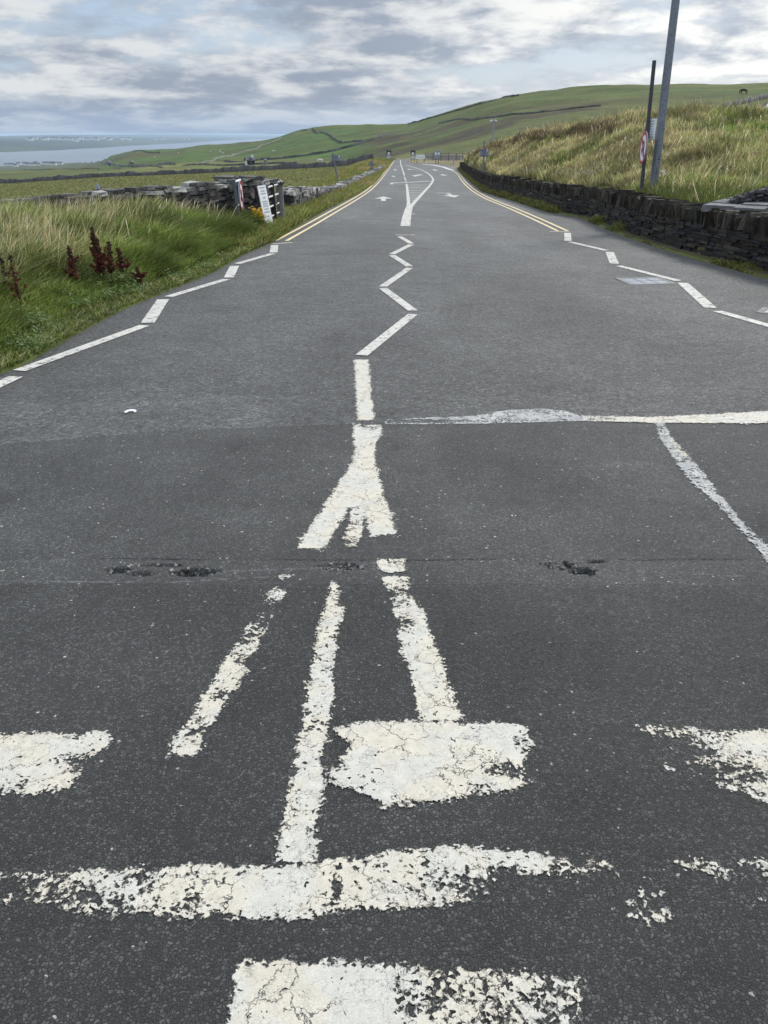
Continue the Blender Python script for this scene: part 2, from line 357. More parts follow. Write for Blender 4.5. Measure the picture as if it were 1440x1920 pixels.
def stone_mat(nt, b):
    t = NT(nt, b); n = t.noise(14, 6, .65); f = t.mr(n, .3, .7, .6, 1.4, False)
    g = nt.nodes.new('ShaderNodeVectorMath'); g.operation = 'SCALE'; nt.links.new(t.attr('Col', 'Color'), g.inputs[0]); nt.links.new(f, g.inputs['Scale'])
    li = t.math('MULTIPLY', t.mr(t.noise(26, 5, .7), .61, .66), t.mr(t.noise(2.2, 3, .5), .45, .55)); col = t.mix(t.math('MULTIPLY', li, .55), g.outputs[0], (.16, .155, .125))
    mo = t.mr(t.noise(5, 5, .65), .56, .66); col = t.mix(t.math('MULTIPLY', mo, .45), col, (.055, .045, .022))
    nt.links.new(col, b.inputs['Base Color']); b.inputs['Roughness'].default_value = .9; b.inputs['Specular IOR Level'].default_value = .2
    nt.links.new(t.bump(n, 1.0, .02), b.inputs['Normal'])
M['stone'] = MAT('dark slate', stone_mat)
def grass_mat(nt, b):
    t = NT(nt, b); g = nt.nodes.new('ShaderNodeVectorMath'); g.operation = 'SCALE'; nt.links.new(t.attr('Col', 'Color'), g.inputs[0]); g.inputs['Scale'].default_value = 1.3
    nt.links.new(g.outputs[0], b.inputs['Base Color']); b.inputs['Roughness'].default_value = .6; b.inputs['Specular IOR Level'].default_value = .3
    tr = nt.nodes.new('ShaderNodeBsdfTranslucent'); nt.links.new(g.outputs[0], tr.inputs[0]); mx = nt.nodes.new('ShaderNodeMixShader'); mx.inputs[0].default_value = .42
    nt.links.new(b.outputs[0], mx.inputs[1]); nt.links.new(tr.outputs[0], mx.inputs[2]); nt.links.new(mx.outputs[0], nt.nodes['Material Output'].inputs[0])
M['grassb'] = MAT('grass blades', grass_mat)
M['galv'] = simple('galvanised steel', (.17, .19, .22), .5, .35, 30, .35, bump=.001)
M['darksteel'] = simple('dark steel', (.055, .06, .07), .55, .3, 20, .3)
M['greypaint'] = simple('grey coated metal', (.22, .25, .30), .5, .15, 6)
M['signgreen'] = simple('green grey post', (.07, .09, .10), .5, .25, 12)
M['signwhite'] = simple('white sign face', (.70, .72, .74), .5, .08, 6)
M['signred'] = simple('red sign band', (.32, .02, .025), .45, .1, 6)
M['black'] = simple('black', (.012, .012, .014), .5, .2, 10)
M['bracket'] = simple('pale bracket', (.62, .64, .64), .45, .1, 20)
M['textgrey'] = simple('grey print', (.36, .38, .40), .6, .1, 20)
M['wood'] = simple('weathered timber', (.10, .09, .08), .85, .35, 10)
M['concrete'] = simple('weathered concrete', (.17, .17, .165), .85, .3, 12, bump=.004)
M['housewhite'] = simple('white render', (.62, .62, .60), .8, .06, .2)
M['slate'] = simple('roof slate', (.06, .065, .075), .7, .15, .3)
M['cow'] = simple('dark hide', (.03, .02, .015), .8, .3, 4)
M['wool'] = simple('white wool', (.65, .63, .58), .9, .1, 4)
M['ragyellow'] = simple('yellow petals', (.62, .42, .02), .6, .25, 60)
M['plant'] = simple('leaves', None, .85, .2, 40, spec=.1, useattr=True)
M['glass'] = simple('dark glass', (.02, .025, .03), .15, .1, 3)
def water(nt, b):
    t = NT(nt, b); b.inputs['Base Color'].default_value = (.05, .075, .10, 1); b.inputs['Roughness'].default_value = .32
    n = t.noise(.02, 6, .6, stretch=(.3, 1, 1)); nt.links.new(t.bump(n, .25, 2.0), b.inputs['Normal'])
    nt.links.new(t.mix(t.mr(t.noise(.0012, 6, .6, stretch=(.5, 2, 1)), .35, .65), (.045, .065, .09), (.09, .11, .14)), b.inputs['Base Color'])
M['water'] = MAT('sea water', water)

# ------------------------------------------------------------ helpers: objects
def tag(o, label=None, cat=None, group=None, kind=None):
    if label: o['label'] = label
    if cat: o['category'] = cat
    if group: o['group'] = group
    if kind: o['kind'] = kind
    return o
def empty(name, loc, label, cat, group=None, rz=0):
    o = bpy.data.objects.new(name, None); COL.objects.link(o); o.location = loc; o.rotation_euler = (0, 0, rz)
    o.empty_display_size = .2; return tag(o, label, cat, group)
def np_mesh(name, V, Fq, mat, parent=None, attrs=None, col=None, smooth=False, loc=None):
    me = bpy.data.meshes.new(name); V = np.asarray(V, np.float32)
    faces = [np.asarray(f, np.int32) for f in (Fq if isinstance(Fq, list) else [Fq]) if len(f)]
    me.vertices.add(len(V)); me.vertices.foreach_set('co', V.ravel())
    nl = sum(f.size for f in faces); nf = sum(len(f) for f in faces)
    me.loops.add(nl); me.polygons.add(nf)
    me.loops.foreach_set('vertex_index', np.concatenate([f.ravel() for f in faces]))
    st = []; k = 0
    for f in faces:
        st.append(k + np.arange(len(f))*f.shape[1]); k += f.size
    me.polygons.foreach_set('loop_start', np.concatenate(st).astype(np.int32))
    me.update(calc_edges=True)
    if smooth: me.polygons.foreach_set('use_smooth', np.ones(nf, bool))
    for n, a in (attrs or {}).items():
        at = me.attributes.new(n, 'FLOAT', 'POINT'); at.data.foreach_set('value', np.asarray(a, np.float32).ravel())
    if col is not None:
        at = me.attributes.new('Col', 'FLOAT_COLOR', 'POINT'); c = np.ones((len(V), 4), np.float32); c[:, :3] = col; at.data.foreach_set('color', c.ravel())
    me.materials.append(mat); o = bpy.data.objects.new(name, me); COL.objects.link(o)
    if parent is not None: o.parent = parent
    if loc is not None: o.location = loc
    return o
def grid_faces(nr, nc, mask=None):
    i = np.arange(nr - 1)[:, None]*nc + np.arange(nc - 1)[None, :]
    f = np.stack([i, i + 1, i + nc + 1, i + nc], -1).reshape(-1, 4)
    return f if mask is None else f[mask.ravel()]
class MB:   # collects simple solids into one mesh
    def __init__(s): s.v = []; s.f = []; s.c = []; s.n = 0
    def add(s, V, Fs, c=(.2, .2, .2)):
        V = np.asarray(V, float); s.v.append(V); s.f += [[i + s.n for i in f] for f in Fs]; s.n += len(V); s.c.append(np.tile(c, (len(V), 1)))
    def box(s, c, d, rot=(0, 0, 0), col=(.2, .2, .2), jit=0.0, taper=1.0):
        x, y, z = [k/2 for k in d]
        V = np.array([(-x,-y,-z),(x,-y,-z),(x,y,-z),(-x,y,-z),(-x*taper,-y*taper,z),(x*taper,-y*taper,z),(x*taper,y*taper,z),(-x*taper,y*taper,z)])
        if jit: V = V + (rng.random(V.shape) - .5)*jit*np.array(d)
        s.add(rotv(V, rot) + np.array(c), [(0,3,2,1),(4,5,6,7),(0,1,5,4),(1,2,6,5),(2,3,7,6),(3,0,4,7)], col)
    def tube(s, p, q, r0, r1=None, n=12, col=(.2, .2, .2), caps=True):
        p = np.array(p, float); q = np.array(q, float); r1 = r0 if r1 is None else r1; d = q - p; d /= np.linalg.norm(d)
        a = np.cross(d, (0, 0, 1) if abs(d[2]) < .9 else (1, 0, 0)); a /= np.linalg.norm(a); b = np.cross(d, a)
        t = np.linspace(0, 2*pi, n, endpoint=False); ring = np.cos(t)[:, None]*a + np.sin(t)[:, None]*b
        V = np.vstack([p + ring*r0, q + ring*r1]); Fs = [(i, (i+1) % n, (i+1) % n + n, i + n) for i in range(n)]
        if caps: Fs += [tuple(range(n))[::-1], tuple(range(n, 2*n))]
        s.add(V, Fs, col)
    def poly_tube(s, pts, r, n=8, col=(.2, .2, .2)):
        for a, b in zip(pts[:-1], pts[1:]): s.tube(a, b, r, r, n, col)
    def blob(s, c, r, col=(.2, .2, .2), sub=(8, 6), jit=0.0):
        nu, nv = sub; V = []; Fs = []
        for j in range(nv + 1):
            th = pi*j/nv
            for i in range(nu):
                ph = 2*pi*i/nu; k = 1 + (random.random() - .5)*jit
                V.append((r[0]*sin(th)*cos(ph)*k, r[1]*sin(th)*sin(ph)*k, r[2]*cos(th)*k))
        for j in range(nv):
            for i in range(nu): Fs.append((j*nu + i, (j+1)*nu + i, (j+1)*nu + (i+1) % nu, j*nu + (i+1) % nu))
        s.add(np.array(V) + np.array(c), Fs, col)
    def build(s, name, mat, parent=None, smooth=False, bevel=0.0):
        me = bpy.data.meshes.new(name); me.from_pydata(np.vstack(s.v).tolist(), [], s.f); me.update()
        at = me.attributes.new('Col', 'FLOAT_COLOR', 'POINT'); c = np.ones((s.n, 4), np.float32); c[:, :3] = np.vstack(s.c); at.data.foreach_set('color', c.ravel())
        if smooth:
            me.polygons.foreach_set('use_smooth', [True]*len(me.polygons))
            try: me.set_sharp_from_angle(angle=R(40))
            except Exception: pass
        me.materials.append(mat); o = bpy.data.objects.new(name, me); COL.objects.link(o)
        if parent is not None: o.parent = parent
        if bevel:
            m = o.modifiers.new('bevel', 'BEVEL'); m.width = bevel; m.segments = 2
        return o
def rotv(V, r):
    a, b, c = r
    for (ang, i, j) in ((a, 1, 2), (b, 2, 0), (c, 0, 1)):
        if ang:
            V = V.copy(); ca, sa = cos(ang), sin(ang); p, q = V[:, i].copy(), V[:, j].copy(); V[:, i] = p*ca - q*sa; V[:, j] = p*sa + q*ca
    return V

# ------------------------------------------------------------ ground sheet
def ground():
    rows = np.concatenate([np.linspace(-30, 2, 20), np.exp(np.linspace(math.log(8.2), math.log(60000), 640)) - 6])
    a = np.concatenate([[0], np.cumsum(np.full(150, .0022)), .33 + np.cumsum(np.full(40, .006)), .57 + np.cumsum(np.linspace(.01, .1, 14))])
    NL = len(a); mid = 5
    X = []; 
    k = (np.maximum(rows, -2) + 6)[:, None]
    L = xL(rows)[:, None] - k*a[::-1][None, :]
    Rr = xR(rows)[:, None] + k*np.concatenate([[0], np.cumsum(np.full(190, .0022)), .418 + np.cumsum(np.full(40, .006)), .66 + np.cumsum(np.linspace(.01, .1, 14))])[None, :]
    mids = np.linspace(.02, .98, mid)[None, :]; l, r = xL(rows)[:, None], xR(rows)[:, None]
    Mx = l + (r - l)*mids
    X = np.hstack([L, Mx, Rr]); Y = np.repeat(rows[:, None], X.shape[1], 1)
    Z = terrain(X, Y)
    # exactly on the edges
    iL, iR = L.shape[1] - 1, L.shape[1] + mid
    Z[:, iL] = roadz(rows) + .02; Z[:, iR] = roadz(rows) + .02
    Z[:, iL+1:iR] = roadz(rows)[:, None] - .12
    far = rows > 152
    Z[far, iL:iR+1] = np.maximum(roadz(rows)[far], -400)[:, None]
    w = sm((Y[far] - 154)/28); Z[far, iL:iR+1] = (Z[far]*(1 - w) + terrain(X[far], Y[far])*w)[:, iL:iR+1]
    c = col_of(X, Y)
    # ---- colour of the land itself
    col = np.zeros(X.shape + (3,)); col[:] = (.085, .105, .028)
    def put(m, rgb):
        m = m[..., None]; col[:] = col*(1 - m) + np.array(rgb)*m
    n1 = fbm(X*.05, Y*.05, 4); n2 = fbm(X*.012 + 9, Y*.012, 4)
    left = (X < xL(Y))
    yC1 = np.interp(c, C1[0], C1[1]); yC2 = np.interp(c, C2[0], C2[1]); yC3 = np.interp(c, C3[0], C3[1])
    field = left & (Y > 17) & (Y < yC1)
    put(field*1.0, (.14, .14, .052)); put((field & (n1 > .56))*.5, (.115, .13, .035))
    mid_ = (Y >= yC1) & (Y < yC2) & (c < 760); put(mid_*1.0, (.070, .088, .030)); put(mid_*sm((n2 - .5)*8), (.105, .118, .034))
    hill = (Y >= yC2) & (Y < yC3*1.4)
    put((hill & (c > 180) & (c < 700))*1.0, (.048, .090, .020))
    put((hill & (c >= 640))*sm((c - 640)/120), (.052, .080, .020))
    put((hill & (c > 180))*sm((n2 - .5)*7)*.6, (.090, .100, .030))
    # brown heathery slopes low on the right hill, patches on the left hill
    lowfrac = (Y - yC2)/(yC3 - yC2)
    put(((c > 640) & (Y > yC1))*sm((c - 660)/60)*sm((.42 - np.abs(lowfrac - .14))*4)*sm((fbm(X*.02, Y*.04 + 3, 5) - .44)*10), (.036, .034, .019))
    put(((c > 200) & (c < 345) & hill)*sm((.22 - np.abs(lowfrac - .62))*8)*.8, (.050, .048, .022))
    put(((c > 380) & (c < 640) & hill)*sm((fbm(X*.02 + 5, Y*.02, 4) - .56)*14)*.7, (.036, .052, .018))
    shore = (c < 190) & (Y > 900) & (Y < 3600); put(shore*.85, (.052, .064, .036))
    # patchwork far land over the bay
    ff = (Y > 4200); pv = vnoise(X*.004, Y*.0016)
    put(ff*1.0, (.028, .045, .034)); put((ff & (pv > .6))*1.0, (.050, .070, .038)); put((ff & (pv < .3))*1.0, (.018, .030, .026))
    Yw = np.interp(c, _wx, _wY); Yr = np.interp(c, _mx, _mY)
    mound = (X > xR(Y) + .5) & (Y < Yr*1.3) & (c > 850)
    put(mound*1.0, (.165, .145, .060)); put(mound*sm((n1 - .5)*8)*.8, (.085, .105, .030))
    put(((X > xR(Y)) & (X < xR(Y) + .55) & (c > 850) & (Y < 104))*1.0, (.052, .050, .028)); beyond = (c > 765) & (c < 960) & (Y > 104) & (Y < 185); put(beyond*.85, (.190, .165, .095))
    bank = left & (Y <= 20); put(bank*1.0, (.07, .10, .025))
    vg = (X < xL(Y)) & (X > xL(Y) - 1.6 - .02*Y) & (Y > 15) & (Y < 160); put(vg*1.0, (.085, .095, .03)); put((vg & (n1 > .52) & (Y > 35))*.7, (.16, .11, .04))
    V = np.stack([X, Y, Z], -1).reshape(-1, 3)
    o = np_mesh('ground', V, grid_faces(*X.shape), M['ground'], col=col.reshape(-1, 3), smooth=True); tag(o, kind='structure')
ground()
sea = np_mesh('sea', [(-40000, 800, -100), (40000, 800, -100), (60000, 60000, -100), (-60000, 60000, -100)], np.array([[0, 1, 2, 3]]), M['water']); tag(sea, kind='structure')

# ------------------------------------------------------------ road
def px2w(*p): return [hit_road(*q) for q in p]
HOLES = [(365, 1073, .085, .034, .035), (222, 1070, .05, .028, .03), (262, 1076, .05, .018, .022), (300, 1060, .08, .010, .02), (1095, 1070, .050, .026, .05), (1118, 1053, .040, .010, .03), (1050, 1060, .08, .025, .012), (640, 1062, .09, .03, .008), (742, 1052, .05, .02, .008)]
HW = [(*hit_road(h[0], h[1]), h[2], h[3], h[4]) for h in HOLES]
def hole_z(X, Y):
    d = 0
    wx = (fbm(X*28, Y*28, 3) - .5)*.9
    for hx, hy, rx, ry, dep in HW:
        q = np.sqrt(((X - hx)/rx)**2 + ((Y - hy)/ry)**2) + wx
        d = d + dep*sm((1.15 - q)/.45)*(0.75 + .9*(fbm(X*70, Y*70, 3) - .3))
    return d
_joint = px2w((0, 832), (330, 805), (660, 793), (940, 782), (1080, 784), (1440, 782))
def joint_y(X): return np.interp(X, [p[0] for p in _joint], [p[1] for p in _joint])
def line_d(X, Y, pts):
    best = np.full(np.shape(X), 9.0)
    for (x0, y0), (x1, y1) in zip(pts[:-1], pts[1:]):
        dx, dy = x1 - x0, y1 - y0; t = np.clip(((X - x0)*dx + (Y - y0)*dy)/(dx*dx + dy*dy), 0, 1)
        best = np.minimum(best, np.hypot(X - x0 - t*dx, Y - y0 - t*dy))
    return best
def apron():
    xs = np.unique(np.concatenate([np.linspace(-60, -3.4, 40), np.arange(-3.4, 3.6, .014), np.linspace(3.6, 60, 40)]))
    ys = np.unique(np.concatenate([np.linspace(-30, .6, 12), np.arange(.6, 2.4, .05), np.arange(2.4, 3.4, .009), np.arange(3.4, 5.6, .03), [5.6]]))
    X, Y = np.meshgrid(xs, ys)
    l = xL(Y) ; r = xR(Y)
    Xc = np.clip(X, l, r)
    h = hole_z(Xc, Y); trench = sm((.115 - np.abs(Y - 2.925 - .02*(fbm(X*2, Y*0 + 3, 3) - .5)))/.02)
    bumps = (fbm(Xc*.8, Y*.8, 3) - .5)*.012*sm((5.4 - Y)/.8)
    Z = roadz(Y) - h + bumps - trench*(.0005 + .002*(fbm(Xc*9, Y*9, 3)))
    zone = sm((joint_y(Xc) - Y)/.03)
    rg = px2w((1225, 790), (1300, 900), (1400, 1000), (1440, 1065), (1480, 1130)); rx = np.interp(Y, [p[1] for p in rg][::-1], [p[0] for p in rg][::-1])
    rightz = sm((Xc - rx)/.05)*sm((joint_y(Xc) - Y)/.05)
    tint = np.ones_like(X)*1.0
    midband = (Y > 2.8)
    tint = np.where(zone > .5, .99 + .44*sm((Y - 2.72 + .10*(fbm(Xc*2.2, Y*2.2, 4) - .5))/.22), .87)*(1.07 + .55*(fbm(Xc*1.3 + 4, Y*1.3, 4) - .5)*1.0 + .30*(fbm(Xc*.5, Y*3.2 + 9, 4) - .5))
    tint = tint*(1 - .18*rightz) * (1 + .30*sm((.45 - np.abs(Xc - 1.5))/.45)*sm((.30 - np.abs(Y - 3.15))/.5)*.4)
    tint = tint*(1 + .10*trench)*(1 - .15*sm((.35 - np.abs(Xc - .6))/.3)*sm((4.8 - Y)/.4)*sm((Y - 3.9)/.4))
    light = px2w((0, 1090), (300, 1093), (520, 1080)); dust = .62*sm((.012 - line_d(Xc, Y, light))/.012)
    l2 = px2w((0, 1055), (120, 1050), (200, 1046)); dust = np.maximum(dust, .5*sm((.02 - line_d(Xc, Y, l2))/.02))
    l3 = px2w((400, 1072), (660, 1062), (720, 1052)); dust = np.maximum(dust, .55*sm((.03 - line_d(Xc, Y, l3))/.03))
    for a_, b_, rx_, ry_, k_ in ((1150, 880, .7, .30, .34), (950, 860, .5, .2, .22), (1150, 1130, .55, .16, .30), (420, 1000, .5, .16, .26), (1380, 960, .35, .3, .22)):
        cx_, cy_ = hit_road(a_, b_); dust = np.maximum(dust, k_*sm(1.3 - np.hypot((Xc - cx_)/rx_, (Y - cy_)/ry_))*(.5 + 1.1*fbm(Xc*3, Y*5, 4)))
    l4 = px2w((1300, 1075), (1400, 1080)); dust = np.maximum(dust, .5*sm((.03 - line_d(Xc, Y, l4))/.03))
    dust = np.maximum(dust, .34*sm((.05 - np.abs(Y - joint_y(Xc)))/.05)*(Xc > -.3))
    dust = np.maximum(dust, .40*sm((.035 - np.abs(Y - joint_y(Xc) - .01))/.035)*(Xc <= -.3)*(Xc > -1.4))
    hz_ = sum(sm(1.9 - np.hypot((Xc - a)/b, (Y - c2)/d)) for a, c2, b, d, e in HW); dust = np.maximum(dust, np.clip(.40*hz_*fbm(Xc*14, Y*14, 3)*1.4, 0, .5)); dust = np.maximum(dust, (.22 + .3*(fbm(Xc*4, Y*10, 4) - .3))*trench)
    crack_dark = .62*sm((.010 - np.abs(Y - joint_y(Xc) + .01))/.010)*(Xc < -1.0)
    ty = 2.925 + .02*(fbm(X*2, Y*0 + 3, 3) - .5)
    crack_dark = np.maximum(crack_dark, .75*sm((.015 - np.abs(Y - ty - .108 - .012*(fbm(Xc*9, Y*0, 3) - .5)))/.015)*sm((fbm(Xc*3, Y*0 + 5, 3) - .35)*5)); crack_dark = np.maximum(crack_dark, .62*sm((.014 - np.abs(Y - ty + .108 - .012*(fbm(Xc*9, Y*0 + 2, 3) - .5)))/.014)*sm((fbm(Xc*3, Y*0 + 8, 3) - .35)*5))
    crack_dark = np.maximum(crack_dark, sm(h/.026 - .45)*.75*(fbm(X*90, Y*90, 2)*1.1 + .1))  # pothole floors go near black with depth, besides the cracks
    V = np.stack([Xc, Y, Z], -1).reshape(-1, 3)
    nr, nc = X.shape; f = grid_faces(nr, nc)
    w = (Xc[:, 1:] - Xc[:, :-1]); keep = ((w[:-1] > 1e-6) | (w[1:] > 1e-6))
    f = grid_faces(nr, nc, keep)
    o = np_mesh('road', V, f, M['asphalt'], attrs={'zone': zone, 'tint': tint, 'dust': dust, 'crack_dark': crack_dark, 'coarse': rightz}, smooth=True); tag(o, kind='structure'); return o
road_near = apron()
def road_far():
    ys = np.concatenate([np.arange(5.6, 20, .15), np.arange(20, 60, .4), np.arange(60, 152, .7), [156, 162, 170]])
    sx = np.linspace(0, 1, 41); l, r = xL(ys)[:, None] + 0, xR(ys)[:, None]
    X = l + (r - l)*sx[None, :]; Y = np.repeat(ys[:, None], 41, 1)
    # ragged asphalt edge
    e = (fbm(Y*3, Y*0, 3) - .5)*.10; X[:, 0] -= e[:, 0] + .03; X[:, -1] += e[:, 0] + .03
    Z = roadz(Y) + 0
    u = sx[None, :] + .012*np.sin(Y*.35); tint = (.86 + .12*sm((Y - 8)/30))*(1 + .07*np.cos((u - .16)*4*np.pi*2)*(Y < 60))*(1 + .30*(fbm(X*.6, Y*.22, 4) - .5))  # tint also lightens with distance: grazing sky sheen painted into the asphalt colour
    edge_d = np.minimum(X - l, r - X); tint = tint*(1 - .14*sm((.5 - edge_d)/.4)*(Y < 40))
    cr = .5*sm((.05 - edge_d)/.05)
    V = np.stack([X, Y, Z], -1).reshape(-1, 3); n = X.size
    o = np_mesh('road', V, grid_faces(*X.shape), M['asphalt'], attrs={'zone': np.zeros(n), 'tint': tint, 'dust': np.zeros(n), 'crack_dark': cr, 'coarse': np.zeros(n)}, smooth=True); tag(o, kind='structure'); return o
road = road_far()

# ------------------------------------------------------------ painted markings (parts of the road)
LIFT = .006
def ribbon(name, pts, w, mat, parent=None, off=0.0, lift=LIFT, world=False, cut=True):
    P = np.array(pts if world else px2w(*pts), float)
    Q = [P[0]]
    for a, b in zip(P[:-1], P[1:]):
        n = max(1, int(np.hypot(*(b - a))/.5)); Q += [a + (b - a)*(i + 1)/n for i in range(n)]
    Q = np.array(Q); T = np.gradient(Q, axis=0); T /= np.linalg.norm(T, axis=1)[:, None] + 1e-9
    Nn = np.stack([-T[:, 1], T[:, 0]], -1)
    A = Q + Nn*(off + w/2); B = Q + Nn*(off - w/2)
    V = np.vstack([np.c_[A, roadz(A[:, 1]) + lift], np.c_[B, roadz(B[:, 1]) + lift]]); n = len(Q)
    i = np.arange(n - 1); f = np.stack([i, i + n, i + n + 1, i + 1], -1)
    return np_mesh(name, V, f, mat, parent=parent or road)
def smooth_pts(P, n=6):
    P = np.array(px2w(*P), float); out = []
    for i in range(len(P) - 1):
        p0, p1, p2, p3 = P[max(i-1, 0)], P[i], P[i+1], P[min(i+2, len(P)-1)]
        for t in np.linspace(0, 1, n, endpoint=False): out.append(.5*((2*p1) + (-p0 + p2)*t + (2*p0 - 5*p1 + 4*p2 - p3)*t*t + (-p0 + 3*p1 - 3*p2 + p3)*t**3))
    out.append(P[-1]); return out
for a, b in [((-60,750),(30,707)), ((36,696),(271,611)), ((277,606),(306,562)), ((316,557),(425,524)), ((429,521),(440,499)), ((445,495),(511,476)), ((513,474),(515,460))]:
    ribbon('zigzag_marking', [a, b], .12 if abs(a[0]-b[0]) > 60 else .14, M['white'])
ribbon('end_bar_marking', [(511,458),(548,455)], .10, M['white'])
for a, b in [((678,667),(774,590)), ((774,583),(718,541)), ((718,538),(768,503)), ((768,500),(735,479)), ((735,477),(771,459)), ((771,457),(750,444))]:
    ribbon('zigzag_marking', [a, b], .11, M['white'])
ribbon('end_bar_marking', [(741,441),(778,441)], .10, M['white'])
for a, b in [((1500,628),(1345,584)), ((1332,578),(1280,531)), ((1272,527),(1160,499)), ((1152,495),(1143,473)), ((1137,470),(1068,454)), ((1065,452),(1064,437))]:
    ribbon('zigzag_marking', [a, b], .12 if abs(a[0]-b[0]) > 65 else .14, M['white'])
ribbon('end_bar_marking', [(1031,434.5),(1067,435)], .10, M['white'])
dyr = smooth_pts([(1055,433.5),(962,391.5),(912,371),(884,354),(868,338),(860,327),(849,320.5)])
dyl = smooth_pts([(527,452),(583,421),(625,397),(668,372),(692,356),(707,342),(721,325),(732,310),(738,301)])
for off in (-.11, .11):
    ribbon('yellow_line', dyr, .075, M['yellow'], off=off, world=True); ribbon('yellow_line', dyl, .075, M['yellow'], off=off, world=True)
ribbon('centre_line', smooth_pts([(760,424),(763,405),(767,390)]), .24, M['white'], world=True)
ribbon('island_line', smooth_pts([(764.5,391),(766,383),(765,368),(763,350),(762,345)]), .13, M['white'], world=True, lift=.008)
ribbon('island_line', smooth_pts([(768,391),(776,381),(785,371),(796,359),(806,348),(811,340),(811.5,335),(806,328),(796,321.5),(784,316.5),(770,312),(760,309.5)]), .15, M['white'], world=True, lift=.010)
for k in range(7):
    y0 = 340.5 - k*1.7*(1 - k*.03); ribbon('centre_line', [(761.5 - k*.5, y0 + .3), (761.1 - k*.5, y0 - .7)], .12, M['white'])
ribbon('centre_line', smooth_pts([(758,329),(756,322),(753,313),(751,306),(751,300.5)]), .13, M['white'], world=True)
yb = [346.5, 349, 351.6, 354.4, 357.4, 360.6, 364, 367.6, 371.4, 375.5]
def interp_branch(y): return np.interp(y, [345, 350, 368, 383, 391], [762, 763, 765, 766, 765]), np.interp(y, [340, 348, 359, 371, 381, 391], [811, 806, 796, 785, 776, 768])
for y in yb:
    a, b = interp_branch(y); ribbon('hatch_line', [(a + 2.2, y + .15), (b - 2.4, y - .15)], .34, M['faded'])
ribbon('crossbar_marking', [(734, 343.6), (762, 342.2), (806, 339.6)], .45, M['faded'])
ribbon('crossbar_marking', [(733, 343.2), (748, 342.6)], .6, M['white'], lift=.009); ribbon('crossbar_marking', [(734.5, 346), (734.5, 343.6)], .16, M['white'], lift=.012)
ribbon('edge_marking', [(820, 362), (845, 362)], .28, M['faded'])
ribbon('road_stud_mark', [(772, 401.5), (779, 401.5)], .16, M['faded'])
ribbon('give_way_line', [(792, 307.4), (812, 309.3), (832, 313.5), (850, 319.5)], .5, M['faded'])
def arrow(px, py, L, W_, flip=1, parent=road, turn=0):
    x, y = hit_road(px, py); s = L
    pts = [(-.09, 0), (.09, 0), (.09, .48), (.36, .48), (0, 1.0), (-.36, .48), (-.09, .48)]
    V = []
    for a, b in pts:
        a, b = a*W_, (b - .5)*s*flip
        V.append((x + a, y + b, 0))
    V = np.array(V); V[:, 2] = roadz(V[:, 1]) + LIFT
    me = MB(); me.add(V, [tuple(range(7)) if flip > 0 else tuple(range(7))[::-1]]); return me.build('arrow_marking', M['white'], parent)
arrow(719, 372.5, 4.2, 1.05); arrow(846, 366.5, 4.2, 1.05, -1); arrow(738, 331, 4.5, .6); arrow(741, 318.5, 5, .8); arrow(777, 330, 4.5, .7); arrow(767, 317.8, 5, .8); arrow(831, 328, 4.5, 1.3, -1); arrow(815, 318.8, 5, 1.3, -1)
ribbon('turn_marking', [(776.5, 329.8), (789, 327.6)], .5, M['faded']); ribbon('turn_marking', [(771, 318), (778, 317.4)], .3, M['faded'])

# worn near paint: sheets a few millimetres up carrying a distance-to-edge and a wear value
def worn(name, poly, wear, base=.12, mat='worn', cell=.010, lift=.0025, world=False):
    P = np.array(px2w(*poly), float)
    lo, hi = P.min(0) - .05, P.max(0) + .05
    xs = np.arange(lo[0], hi[0], cell); ys = np.arange(lo[1], hi[1], cell); X, Y = np.meshgrid(xs, ys)
    d = line_d(X, Y, [tuple(p) for p in P] + [tuple(P[0])]); ins = np.zeros(X.shape, bool); n = len(P)
    for i in range(n):
        x0, y0 = P[i]; x1, y1 = P[(i+1) % n]
        if y0 == y1: continue
        c = ((Y > y0) != (Y > y1)) & (X < (x1 - x0)*(Y - y0)/(y1 - y0) + x0); ins ^= c
    sd = np.where(ins, d, -d)
    wv = np.full(X.shape, base)
    for (px, py, rx, ry, w) in wear:     # pixel centre, radii in metres, wear reached
        cx, cy = hit_road(px, py); q = np.hypot((X - cx)/rx, (Y - cy)/ry); wv = wv + (w - wv)*sm(1.25 - q)
    keep = sd > -.03; k = keep[:-1, :-1] | keep[1:, :-1] | keep[:-1, 1:] | keep[1:, 1:]
    Z = roadz(Y) + (fbm(X*.8, Y*.8, 3) - .5)*.012*sm((5.4 - Y)/.8) - .5*hole_z(X, Y) + lift
    V = np.stack([X, Y, Z], -1).reshape(-1, 3); f = grid_faces(*X.shape, k)
    use = np.unique(f); mp = np.zeros(len(V), int); mp[use] = np.arange(len(use))
    o = np_mesh(name, V[use], mp[f], M[mat], parent=road_near, attrs={'sd': sd.ravel()[use], 'wear': wv.ravel()[use]}, smooth=True)
    return o
worn('centre_line', [(665,675),(690,675),(702,788),(671,789)], [(700,740,.03,.3,.3)], .02, lift=.0032)
worn('merging_line', [(662,795),(722,797),(706,828),(700,852),(708,885),(712,905),(745,1006),(697,1006),(682,960),(672,950),(655,952),(601,1036),(556,1030),(612,942),(660,868),(668,840),(661,818)],
     [(700,800,.15,.10,.45),(655,948,.03,.03,.2),(575,1032,.08,.03,.55),(725,1004,.06,.03,.5),(712,830,.03,.05,.6)], .02)
worn('middle_line', [(656,950),(692,948),(684,990),(676,1028),(637,1028),(648,985)], [(655,1020,.12,.06,.62),(660,975,.2,.1,.42)], .3, lift=.0040)
